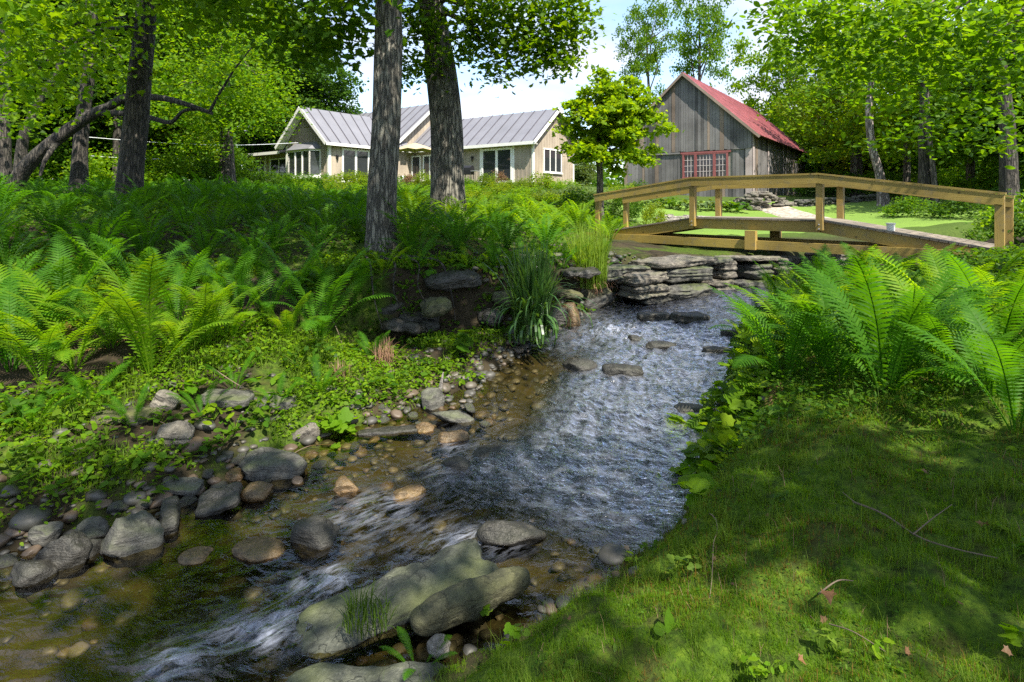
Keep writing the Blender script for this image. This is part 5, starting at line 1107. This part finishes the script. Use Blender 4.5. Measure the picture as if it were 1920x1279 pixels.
for px, py, h in [(1600,680,1.0),(1700,700,1.05),(1760,680,1.0),(1500,650,.9),(1560,640,1.0),(1640,640,1.05),(1720,640,1.05),(1800,650,1.0),(1870,680,.85),(1520,610,.95),(1600,600,1.0),(1680,600,1.0),(1770,600,.95),(1840,610,.9),(1480,600,.85),(1430,650,.7),(1420,610,.7),(1450,580,.75),(1500,560,.8),(1400,640,.55),(1570,720,.9),(1790,730,.75),(1860,750,.72),(1560,570,.9),(1640,570,.9),(1720,565,.9),(1540,545,.8),(1620,540,.8),(1900,620,.8)]:
    near_fern(px, py, h*(.80 if py < 650 else .9)*random.uniform(.9, 1.1), 9, 'fern' if random.random() < .6 else 'fern_bright', 'green fern crowded in the right bank thicket', gR)
for k in range(11):
    c = SCARP[34+k*4]; x, y = c[0]-.12+random.uniform(-.1,.1), c[1]+.22+random.uniform(-.05,.15)
    near_fern(0, 0, random.uniform(.38,.6), 7, 'fern' if k % 3 else 'fern_bright', 'small fern overhanging the edge of the dark undercut bank', 'small ferns along the edge of the undercut bank', spread=1.8, pos=V3(x, y, gz(x, y)))
for k in range(14):
    c = SCARP[33+k*3]; f_ = random.uniform(-.05,.22); x, y = c[0]+.5*f_, c[1]-.85*f_
    leafy_plant('weed', 'trailing weed clinging to the face of the undercut bank', V3(x, y, gz(x, y)-.02), random.uniform(.12,.3), 30, .07, ['leaf_mid','leaf_dark','leaf_mid'][k % 3], OVAL, 'weeds on the face of the undercut bank', .22, 300+k, 'weed')
# the fern bed on the slope: single mesh plants, several forms
FB = {}
for nm in ('fern', 'fern_bright', 'fern_shaded'):
    FB[nm] = []
    for k in range(4):
        rgk = np.random.default_rng(800+k); big = MB()
        for q in range(9):
            one = MB(); frond(one, rgk.uniform(.85, 1.15), 17, rgk.uniform(.15,.19), rgk.uniform(.15,.5), rgk.uniform(.8,1.5), False, rgk)
            v = one.arr(); a = q*2*PI/9+rgk.uniform(-.3,.3); c, s = math.cos(a), math.sin(a); big_v = np.c_[v[:,0]*c-v[:,1]*s, v[:,0]*s+v[:,1]*c, v[:,2]]
            off = big.n; big.v.append(big_v); big.n += len(big_v); big.f += [f+off for f in one.f]; big.mi += one.mi
        FB[nm].append(big.mesh('fern', M[nm]))
pts = []; tries = 0; rf_ = random.Random(4)
while len(pts) < 235 and tries < 60000:
    tries += 1; Y = 6.9+rf_.random()**1.25*20; X = rf_.uniform(-.92*Y, 3.2)
    if Y < 9 and X > -3.2-(9-Y)*.6: continue
    if Y > 21 and X > -10: continue
    if X > .7 and (Y < 12.5 or Y < 10.5+X*1.2 or X > 2.2+.02*Y): continue
    sp = .50+.034*Y
    if any((X-a)**2+(Y-b)**2 < sp*sp for a, b in pts): continue
    if min((X+2.12)**2+(Y-9.3)**2, (X+1.4)**2+(Y-13)**2) < .12: continue
    pts.append((X, Y))
dd = stream(np.array(pts))[0]
for (X, Y), d in zip(pts, dd):
    if d < .5: continue
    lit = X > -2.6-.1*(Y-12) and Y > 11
    nm = 'fern_bright' if lit else ('fern_shaded' if rf_.random() < .45 else 'fern')  # light painted by material: brighter on the sunlit slope, darker in the bed
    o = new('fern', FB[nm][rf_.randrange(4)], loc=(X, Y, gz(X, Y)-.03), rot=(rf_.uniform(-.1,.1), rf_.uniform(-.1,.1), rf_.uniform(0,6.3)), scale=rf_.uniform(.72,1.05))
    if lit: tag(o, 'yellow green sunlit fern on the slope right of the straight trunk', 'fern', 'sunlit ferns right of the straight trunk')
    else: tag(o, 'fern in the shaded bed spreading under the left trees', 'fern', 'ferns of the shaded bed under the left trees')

# ------------------------------------------------------------------ grass clumps
def blades(mb, n, L, wd, spread, r0, rg, arch=1.0, seg=5, m=0, az=None):
    for k in range(n):
        a = rg.uniform(0, 2*PI) if az is None else rg.uniform(*az); l = L*rg.uniform(.6, 1.1); lean = abs(rg.normal(0, spread)); b0 = np.array((math.cos(a), math.sin(a), 0))*r0*rg.random()**.5; bb_ = rg.uniform(0, 6.3)
        b0 = np.array((math.cos(bb_), math.sin(bb_), 0))*r0*rg.random()**.5; dirh = np.array((math.cos(a), math.sin(a), 0)); sd = np.array((-math.sin(a), math.cos(a), 0)); p = b0; ang = lean*.4; V = []
        for q in range(seg+1):
            u = q/seg; w_ = wd*(1-u**2.2)*.5+.0004; V += [p-sd*w_, p+sd*w_]; ang = lean*.4+arch*lean*2.2*u**1.6; p = p+(dirh*math.sin(ang)+np.array((0,0,1))*math.cos(ang))*l/seg
        mb.add(V, np.array([(2*q, 2*q+1, 2*q+3, 2*q+2) for q in range(seg)]), m)
rgg = np.random.default_rng(91)
p = place(1105, 560); p.y += .1
mb = MB(); blades(mb, 620, 1.15, .014, .30, .32, rgg, 1.0); gt = mb.build('ornamental_grass', M['grass_bright'], loc=(p.x, p.y, E-1.52))
tag(gt, 'tall bright yellow green grass clump at the bridge end of the bank', 'grass clump')
mb = MB(); blades(mb, 260, .55, .012, .9, .26, rgg, 1.2); mb.build('dry_skirt', M['dry_straw'], gt, loc=(0,0,-.1))
mb = MB(); v, f = rock_verts(3, (.36,.32,.28), 6, 912, .12); mb.add(v, f); mb.build('root_mound', M['rock_log'], gt, loc=(0,0,-.15), smooth=True)
p = at(998, 625, 8.0)
mb = MB(); blades(mb, 300, 1.3, .032, .26, .24, rgg, .9, 6); ir = mb.build('iris_clump', M['iris'], loc=(p.x, p.y, gz(p.x, p.y)))
ir.location.z = p.z-.05; tag(ir, 'dark green sword leaved clump with drooping lower leaves at the water edge', 'iris')
mb = MB(); blades(mb, 60, 1.0, .040, .25, .15, rgg, 1.0, 9, az=(PI*1.1, PI*1.95)); blades(mb, 90, 1.05, .040, 1.5, .2, rgg, 1.0, 9, az=(PI*1.0, PI*2.05)); mb.build('drooping_leaves', M['iris'], ir, loc=(.05,-.16,.22))
p = place(720, 690)
mb = MB(); blades(mb, 160, .34, .007, 1.0, .12, rgg, .8); tag(mb.build('dead_fern', M['dry_straw'], loc=p), 'rust brown heap of withered fronds right below the dark bank', 'dead fern')
p = place(640, 715)
mb = MB(); blades(mb, 90, .26, .007, 1.1, .10, rgg, .8); tag(mb.build('dead_fern', M['dry_straw'], loc=p), 'smaller rust brown heap of withered fronds left of the larger one', 'dead fern')

# ------------------------------------------------------------------ leafy plants
leafy_plant('leafy_plant', 'bright round leaved plant growing out of the bar at the water edge', place(628, 822), .26, 34, .11, 'leaf_bright', LOBE, rad=.2, seed=1)
leafy_plant('leafy_plant', 'single bright leaved seedling at the bar tip below the round leaved plant', place(632, 855), .10, 6, .09, 'leaf_bright', LOBE, rad=.06, seed=2)
leafy_plant('leafy_plant', 'plant with two broad leaves standing by the dark iris clump', place(870, 672), .38, 7, .17, 'leaf_mid', LOBE, rad=.12, seed=3)
leafy_plant('leafy_plant', 'bright seedling with star shaped leaves on the bare ledge left of the dead fronds', place(512, 718), .14, 10, .09, 'leaf_bright', OVAL, rad=.09, seed=4)
leafy_plant('leafy_plant', 'pale seedling left of the star leaved one on the ledge', place(468, 725), .14, 12, .07, 'leaf_bright', OVAL, rad=.09, seed=5)
leafy_plant('leafy_plant', 'small plant in the sun beneath the biggest left fern', place(365, 745), .2, 12, .10, 'leaf_bright', LOBE, rad=.1, seed=6)
gw = 'broad leaved plants lining the right waterline'
for k, (px, py, h) in enumerate([(1385,720,.35),(1400,690,.4),(1370,755,.32),(1360,790,.3),(1350,830,.28),(1365,860,.25),(1335,880,.22),(1330,915,.18),(1320,945,.14),(1395,800,.28),(1410,760,.32),(1430,720,.35),(1300,800,.14),(1340,850,.2),(1310,905,.14),(1380,830,.22),(1440,680,.4),(1420,650,.4),(1415,740,.3),(1355,765,.3)]):
    p = place(px, py); leafy_plant('leafy_plant', 'bright broad lobed leaves edging the right side of the water', p+V3(0,0,-.02), h, 20, .125, 'leaf_bright', LOBE, gw, .2, 20+k)
gu = 'weeds of the left bank'
for k, (px, py, h, mt) in enumerate([(770,720,.22,'leaf_mid'),(800,700,.25,'leaf_mid'),(840,710,.2,'leaf_mid'),(710,730,.2,'leaf_mid'),(880,720,.16,'leaf_bright'),(60,760,.3,'leaf_mid'),(30,800,.3,'leaf_dark'),(140,800,.25,'leaf_mid'),(90,840,.2,'leaf_bright'),(200,820,.18,'leaf_bright'),(260,880,.16,'leaf_mid'),(180,880,.16,'leaf_bright'),(560,700,.3,'leaf_mid'),(600,690,.35,'leaf_dark'),(450,680,.22,'leaf_mid'),(420,830,.12,'leaf_mid'),(500,800,.12,'leaf_mid'),(770,600,.35,'leaf_mid'),(800,640,.3,'leaf_mid'),(700,640,.3,'leaf_dark'),(280,930,.14,'leaf_mid'),(60,900,.16,'leaf_bright'),(120,930,.15,'leaf_mid'),(230,900,.18,'leaf_mid'),(400,790,.16,'leaf_bright'),(440,810,.14,'leaf_mid'),(300,800,.16,'leaf_mid'),(480,780,.16,'leaf_bright'),(350,860,.14,'leaf_mid'),(540,760,.2,'leaf_mid'),(650,760,.18,'leaf_bright'),(20,880,.2,'leaf_mid'),(680,750,.16,'leaf_mid'),(150,850,.16,'leaf_mid'),(310,880,.12,'leaf_bright'),(730,750,.14,'leaf_mid')]):
    leafy_plant('weed', 'low leafy weed growing on the left bank among stones and ferns', place(px, py), h, 26, .075, mt, OVAL, gu, .2, 60+k, 'weed')
leafy_plant('weed', 'leaf rosette sprouting between the slab and the log shaped boulder', place(915, 1150), .10, 5, .09, 'leaf_bright', LOBE, rad=.06, seed=90, cat='weed')
leafy_plant('weed', 'dock seedling with four upright leaves low on the moss', place(1240, 1228), .10, 6, .13, 'leaf_mid', OVAL, rad=.06, seed=91, cat='weed')
leafy_plant('weed', 'tiny twin leaved seedling on the moss near the lower edge', place(1070, 1262), .05, 5, .06, 'leaf_mid', OVAL, rad=.05, seed=92, cat='weed')
p = place(690, 1195)
mb = MB(); blades(mb, 130, .16, .006, .6, .14, rgg, 1.0); tag(mb.build('grass_tuft', M['grass'], loc=p+V3(0,0,.08)), 'mossy grass tuft growing on the near slab', 'grass tuft')
near_fern(785, 1250, .2, 5, 'fern', 'tiny pale fern at the lower edge of the view beside the flat slab', spread=2)
# big leaved plants beyond the bridge
for k, (px, py, Y, h, mt, lb) in enumerate([(1690,405,12.8,.75,'leaf_dark','dark big leaved clump behind the right bridge railing'),(1755,420,12.5,.7,'leaf_dark','dark leafy clump left of the right end post'),(1800,400,13.5,.7,'leaf_mid','leafy clump beyond the right end post'),(1620,412,13.5,.5,'leaf_dark','low dark leaves at the right slope of the bridge deck')]):
    x = (px-CX)/F*Y; leafy_plant('leafy_plant', lb, V3(x, Y, gz(x, Y)), h, 70, .26, mt, LOBE, None, .7, 120+k)
for k, (px, Y, lb) in enumerate([(1225,27,'pale hosta clump at the left end of the barn bed'),(1260,26.5,'grey green hosta clump in the middle of the barn bed'),(1300,26,'pale hosta clump by the inner bridge post'),(1372,25.8,'green hosta clump against the dry stone wall'),(1335,26.4,'low hosta clump left of the dry stone wall')]):
    x = (px-CX)/F*Y; leafy_plant('hosta', lb, V3(x, Y, gz(x, Y)), .65, 90, .26, 'leaf_pale' if k % 2 == 0 else 'leaf_mid', OVAL, None, .8, 140+k)

# ------------------------------------------------------------------ shrubs round the house and along the lawn
def shrub_mesh(nm, seed, size=.075):
    rg = np.random.default_rng(seed); mb = MB(); leaves(mb, clusters(ellip(34, (0,0,.45), (.8,.8,.5), rg, .4, -.6), .22, 60, rg, .8), size, QUAD, .8, rg); return mb.mesh('foliage', M[nm])
SH = {nm: [shrub_mesh(nm, 900+k) for k in range(2)] for nm in ('leaf_yellow', 'leaf_bright', 'leaf_mid', 'leaf_pale', 'red_shrub', 'leaf_dark')}
def shrub(px, Y, s, hz, nm, label, group=None):
    x = (px-CX)/F*Y; o = new('shrub', SH[nm][random.randrange(2)], loc=(x, Y, gz(x, Y)-.05), rot=(0,0,random.uniform(0,6)), scale=(s, s, hz*(.82 if 440 < px < 1060 and Y > 26 else 1))); return tag(o, label, 'shrub', group)
for a in [(655,31,1.5,1.15,'leaf_yellow','yellow tipped shrub below the sliding door of the left wing'),(690,32,1.2,1.2,'leaf_yellow','yellow tipped shrub half hidden by the straight trunk'),(770,32,.8,.9,'red_shrub','reddish shrub under the patio umbrella'),(800,31,1.0,1.2,'leaf_yellow','golden shrub against the left side of the leaning trunk'),(912,31,.9,1.1,'leaf_yellow','rounded yellow shrub in front of the double glass door'),(935,33,.7,1.1,'red_shrub','russet shrub at the right side of the double glass door'),
          (970,30,.9,.9,'leaf_yellow','yellow shrub at the right wing corner'),(1020,31,1.3,1.25,'leaf_yellow','broad golden mound below the gable window'),(1055,30,1.1,1.0,'leaf_bright','green mound right of the golden one at the gable end'),(1030,27,1.3,.75,'leaf_pale','low grey green mound before the golden one'),(600,32,1.2,1.0,'leaf_mid','green shrub below the bay window'),(545,32,1.3,1.0,'leaf_mid','green shrub left of the bay window'),(490,33,1.4,1.1,'leaf_mid','green shrub in front of the sun porch windows'),(445,33,1.4,1.4,'leaf_dark','dark shrub at the far left corner of the sun porch'),
          (1085,26,1.2,1.0,'leaf_pale','silvery shrub between the gable end and the small maple'),(1165,27,1.1,1.1,'leaf_yellow','yellow green shrub behind the left end of the handrail'),(1075,22,1.3,1.0,'leaf_mid','green shrub left of the small maple trunk'),(1175,20.5,.8,1.0,'leaf_mid','leafy shrub by the far left bridge post'),(1225,19,.55,.9,'leaf_yellow','golden spirea on the lawn edge behind the bridge'),(1200,30,1.2,1.0,'leaf_mid','green shrub at the barn wall foot'),(860,30,1.1,.9,'leaf_mid','green shrub left of the grill'),(730,31,1.0,.9,'leaf_mid','green shrub between the two front trunks')]: shrub(*a)
for px, Y, s_, hz, nm in [(625,28,1.0,.8,'leaf_yellow'),(670,27,.9,.8,'leaf_bright'),(760,27,1.0,.75,'leaf_bright'),(880,27,.9,.8,'leaf_bright'),(940,28,1.0,.85,'leaf_yellow'),(990,27,1.0,.8,'leaf_bright'),(1010,24,1.1,.7,'leaf_yellow'),(960,23,1.0,.7,'leaf_bright'),(1050,24,1.1,.7,'leaf_bright'),(900,23,.9,.7,'leaf_yellow'),(570,28,1.0,.8,'leaf_bright'),(520,29,1.0,.8,'leaf_mid'),(1030,19,.9,.6,'leaf_yellow'),(985,19,.9,.6,'leaf_bright')]:
    shrub(px, Y, s_, hz, nm, 'low yellow green bush in the garden bed below the house', 'bushes of the garden bed below the house')
gs = 'understorey bushes of the left woods'
for px, Y, s, hz in [(20,24,1.8,2.0),(110,26,2.0,2.2),(200,25,1.8,1.9),(300,27,2.0,1.8),(350,29,2.0,2.0),(400,31,2.0,1.8),(250,31,2.2,2.4),(160,33,2.4,2.6),(60,31,2.2,2.6),(420,38,2.4,2.6),(380,44,3,3.4),(330,36,2.2,2.4)]:
    shrub(px, Y, s, hz, random.choice(['leaf_mid', 'leaf_bright', 'leaf_mid']), 'leafy bush of the understorey behind the left ferns', gs)
gs = 'understorey bushes of the right woods'
for px, Y, s, hz in [(1530,33,1.8,1.3),(1580,34,2,1.6),(1650,33,2,1.5),(1720,31,2,1.6),(1790,29,2,1.7),(1860,26,2,1.8),(1910,23,1.8,1.6),(1700,22,1.2,.9),(1800,20,1.4,1.0),(1880,17,1.3,1.0),(1840,14.5,1.1,.9),(1920,13,1.2,1.0),(1950,11,1.0,1.0),(1610,42,3,2.6),(1700,44,3,2.8),(1800,40,3,3),(1900,34,2.6,2.8),(1540,46,3,2.6)]:
    shrub(px, Y, s, hz, random.choice(['leaf_mid', 'leaf_bright', 'leaf_dark']), 'leafy bush of the understorey along the right woods', gs)
# far woods: one mass
def far_woods():
    mb = MB(); rg = np.random.default_rng(77); C = []
    for az in np.linspace(-1.05, 1.05, 120):
        for k in range(5):
            Y = rg.uniform(66, 100); x = math.tan(az*.95)*Y if abs(az) < .9 else math.copysign(1.35*Y, az); px = CX+F*x/Y
            top = 11 if (px < 560 or px > 1480) else 3.6
            C.append((x+rg.uniform(-3, 3), Y, 2+rg.random()*top))
    leaves(mb, clusters(np.array(C), 2.6, 60, rg, .8), .75, QUAD, .9, rg)
    return tag(mb.build('far_woods', M['leaf_mid']), 'distant woods closing the view behind house and barn', 'woods', kind='stuff')
far_woods()

# ------------------------------------------------------------------ ground cover
def cover(name, label, n, box, den, size, mat, shape=QUAD, hmax=.06, tilt=.5, seed=1, fade=4):
    rg = np.random.default_rng(seed); pts = []; cnt = 0
    while cnt < n:
        q = np.c_[rg.uniform(box[0], box[1], 60000), rg.uniform(box[2], box[3], 60000)]; k = rg.random(60000) < den(q); pts.append(q[k]); cnt += k.sum()
        if len(pts) > 40: break
    q = np.concatenate(pts)[:n]; z = heights(q)+rg.random(len(q))**1.5*hmax
    mb = MB(); r = np.hypot(q[:, 0], q[:, 1]); leaves(mb, np.c_[q, z], size*np.clip(r/fade, .8, 2.2), shape, tilt, rg)
    return tag(mb.build(name, M[mat]), label, 'ground cover', kind='stuff')
def turf(name, label, n, box, den, L, wd, mat, seed=1, lean=.6):
    rg = np.random.default_rng(seed); pts = []; cnt = 0
    while cnt < n and len(pts) < 60:
        q = np.c_[rg.uniform(box[0], box[1], 60000), rg.uniform(box[2], box[3], 60000)]; k = rg.random(60000) < den(q); pts.append(q[k]); cnt += k.sum()
    q = np.concatenate(pts)[:n]; n = len(q); z = heights(q)-.004; a = rg.uniform(0, 2*PI, n); ln = np.abs(rg.normal(0, lean, n)); l = L*np.minimum(.35+rg.gamma(2.2, .33, n), 2.2); r = np.hypot(q[:, 0], q[:, 1]); w_ = wd*np.clip(r/3, .8, 2.5)
    dh = np.stack([np.cos(a), np.sin(a), np.zeros(n)], 1); sd = np.stack([-np.sin(a), np.cos(a), np.zeros(n)], 1); up = np.array((0, 0, 1.))
    p0 = np.c_[q, z]; p1 = p0+(dh*np.sin(ln*.6)[:, None]+up*np.cos(ln*.6)[:, None])*(l*.55)[:, None]; p2 = p1+(dh*np.sin(ln*1.7)[:, None]+up*np.cos(ln*1.7)[:, None])*(l*.45)[:, None]
    h = (w_/2)[:, None]*sd; V = np.stack([p0-h, p0+h, p1+h*.75, p2, p1-h*.75], 1)
    mb = MB(); mb.add(V.reshape(-1, 3), [np.arange(n)[:, None]*5+np.array([0, 1, 2, 4])[None], np.arange(n)[:, None]*5+np.array([4, 2, 3])[None]]); return tag(mb.build(name, M[mat]), label, 'ground cover', kind='stuff')
nzp = lambda q, s, o=0.: fbm(xyz(q[:, 0]*s, q[:, 1]*s, o), 3)
def den_moss(q): d, sd, zw, ix = stream(q); r = np.hypot(q[:, 0], q[:, 1]); return (sd < 0)*(d > .02)*np.clip(2.6/r, 0, 1)**1.6*sst(.25, .5, nzp(q, 1.1)+.1)*(1-.8*sst(4.3, 5.6, q[:, 1]-.1*q[:, 0]))
turf('moss', 'short moss and fine turf carpeting the near right bank', 200000, (-.8, 5.5, 1.2, 6.5), lambda q: den_moss(q)*sst(.36, .58, nzp(q, 15, 40)), .022, .0026, 'moss_blade', 5, .9)
def den_gr(q): return den_moss(q)*sst(.42, .6, nzp(q, 2.3, 5))*sst(.52, .62, nzp(q, 11, 7))
turf('grass', 'longer grass blades in the moss of the near right bank', 34000, (-.8, 5.5, 1.2, 6.5), den_gr, .068, .0023, 'grass', 6, .8)
turf('moss', 'brown and rusty moss patches on the near right bank', 15000, (-.8, 5.5, 1.2, 6.5), lambda q: den_moss(q)*sst(.53, .64, nzp(q, 1.7, 21)), .030, .0030, 'moss_brown', 15, .8)
turf('grass', 'fine long stalks arching over the moss of the near right bank', 7000, (-.8, 5.5, 1.2, 6.5), den_moss, .10, .0013, 'grass', 18, 1.1)
turf('dry_grass', 'dry straw coloured stalks scattered over the moss', 1500, (-.8, 5.5, 1.2, 6.5), den_moss, .07, .0018, 'dry_straw', 16, 1.2)
cover('undergrowth', 'tiny clover like leaves in the moss of the near right bank', 7000, (-.8, 5.5, 1.2, 6.5), lambda q: den_moss(q)*sst(.50, .62, nzp(q, 1.4, 33)), .016, 'leaf_mid', LEAF6, .03, .4, 17)
rw = random.Random(17); gm = 'small weeds in the moss of the near right bank'
for k in range(46):
    for _ in range(40):
        x, y = rw.uniform(-.3, 4.6), rw.uniform(1.9, 5.0)
        if den_moss(np.array([[x, y]]))[0] > .2: break
    leafy_plant('weed', 'tiny leafy weed poking out of the near right moss', V3(x, y, gz(x, y)), rw.uniform(.04,.09), rw.randint(5, 11), rw.uniform(.028,.05), rw.choice(['leaf_mid','leaf_bright','grass']), rw.choice([OVAL, LOBE]), gm, .06, 400+k, 'weed')
def den_ivy(q): d, sd, zw, ix = stream(q); return (sd < 0)*(d > .05)*sst(3.7, 4.6, q[:, 1]+.25*np.maximum(0, 2-q[:, 0]))*sst(.28, .5, nzp(q, 1.0, 3)+.1)
cover('ground_ivy', 'small dark leaves covering the floor under the right bank ferns', 34000, (1.5, 9, 3.4, 10), den_ivy, .036, 'leaf_mid', OVAL, .16, .45, 7)
def scarp_face(q):
    D = np.linalg.norm(q[:, None]-SCARP[None, 24:], axis=2).min(1); return 1-sst(.2, .55, D)
def den_left(q): d, sd, zw, ix = stream(q); return (sd > 0)*sst(.12, .7, d)*sst(.44, .58, nzp(q, 1.2, 8))*(1-scarp_face(q))*np.clip(6.5/np.hypot(q[:, 0], q[:, 1]), 0, 1)**1.5
cover('undergrowth', 'small leafy weeds carpeting the left bank', 36000, (-8, 1, 3.6, 9.2), den_left, .027, 'leaf_bright', OVAL, .13, .5, 8)
turf('grass', 'thin grass tufts on the left bank', 26000, (-6, .5, 3.6, 9.0), lambda q: den_left(q)*sst(.42, .6, nzp(q, 2.2, 2)), .09, .0032, 'grass', 9, .8)
def den_slope(q): d, sd, zw, ix = stream(q); return (sd > 0)*sst(.3, .8, d)*(zone_lawn(q) < .05)*(1-sst(.8, 1.6, q[:, 0])*(q[:, 1] < 17))*np.clip(14/q[:, 1], .2, 1)
cover('undergrowth', 'leafy ground cover between the ferns of the slope', 52000, (-15, 4, 8.2, 32), den_slope, .055, 'leaf_mid', OVAL, .28, .6, 10, 9)
cover('ground_ivy', 'trailing moss and small leaves clinging to the undercut bank', 3500, (-3.0, 2.5, 7.6, 11.2), lambda q: (stream(q)[1] > 0)*(stream(q)[0] > .05)*.6*sst(.45,.6,nzp(q,1.6,1)), .04, 'leaf_mid', OVAL, .12, .6, 12)

# ------------------------------------------------------------------ litter
rl = random.Random(8); dl = []
for k in range(4):
    rg = np.random.default_rng(k); mb = MB(); leaves(mb, np.zeros((1, 3)), 1.0, MAPLE, .25, rg, .1, .5); dl.append(mb.mesh('fallen_leaf', M['dead_leaf']))
spots = [(1378,1112,.07,'curled brown leaf on the mossy edge above the water'),(1845,1002,.09,'large brown leaf with raised lobes on the right moss'),(1735,898,.08,'pinkish leaf in the right sun patch'),(1068,1175,.045,'small orange leaf on the moss by the log shaped boulder'),(1552,1135,.10,'pale upturned leaf in the middle of the moss'),(1545,1180,.06,'brown leaf tip below the pale upturned leaf'),(1650,640,.06,None),(1770,780,.07,None),(1500,1260,.06,None),(1800,1150,.05,None),(1440,980,.05,None),(1340,1060,.05,None),(1890,1240,.06,None),(1700,1240,.05,None),(1600,1020,.05,None),(330,760,.07,None),(250,830,.07,None),(560,790,.06,None),(150,770,.06,None),(620,740,.06,None),(480,760,.06,None),(690,700,.06,None),(60,830,.06,None)]
for px, py, s, lb in spots:
    p = place(px, py); o = new('fallen_leaf', dl[rl.randrange(4)], loc=p+V3(0,0,.035), rot=(rl.uniform(-.5,.5), rl.uniform(-.5,.5), rl.uniform(0,6.3)), scale=s*.5)
    tag(o, lb or 'small brown leaf lying on the ground of the stream banks', 'leaf', 'fallen leaves on the banks')
def twig(label, pix, r0, branches=()):
    r = [place(*q)+V3(0,0,.035+.02*(k % 2)) for k, q in enumerate(pix)]
    mb = MB(); mb.tube(catmull([tuple(x) for x in r], 16), np.linspace(r0, r0*.4, 16), 6)
    for br in branches:
        q = [place(*x)+V3(0,0,.04+.03*k) for k, x in enumerate(br)]; mb.tube([tuple(x) for x in q], np.linspace(r0*.6, r0*.25, len(q)), 5)
    tag(mb.build('twig', plain('twig_bark', (.13,.095,.065), .9), smooth=True), label, 'twig')
twig('long forked twig lying across the right moss', [(1600,955),(1655,985),(1720,1022),(1790,1052),(1870,1062)], .006, [[(1712,1018),(1750,1000),(1785,985)], [(1605,958),(1580,948)]])
twig('pale thin stalk trailing down the mossy water edge', [(1290,960),(1335,985),(1345,1010),(1338,1040),(1335,1100),(1330,1150)], .004)
twig('thin stick in the grass of the lower moss', [(1535,1130),(1570,1115),(1600,1105)], .004)
twig('thin dark stick running down from the orange leaf in the lower moss', [(1555,1190),(1600,1215),(1660,1240)], .003)

for k, (pix, r0, lb) in enumerate([([(200,800),(262,792),(330,812)], .006, 'thin bare stick lying in the sunlit weeds below the biggest left fern'), ([(640,700),(690,730),(760,742)], .007, 'bent stick lying under the rust brown heap'), ([(600,560),(640,650),(650,735)], .006, 'long stalk leaning down the bank by the straight trunk'), ([(400,700),(470,745),(540,742)], .006, 'dark stick lying along the ledge under the middle ferns'), ([(520,880),(580,850),(660,842)], .005, 'stick lying behind the mossy flat boulder')]):
    twig(lb, pix, r0)
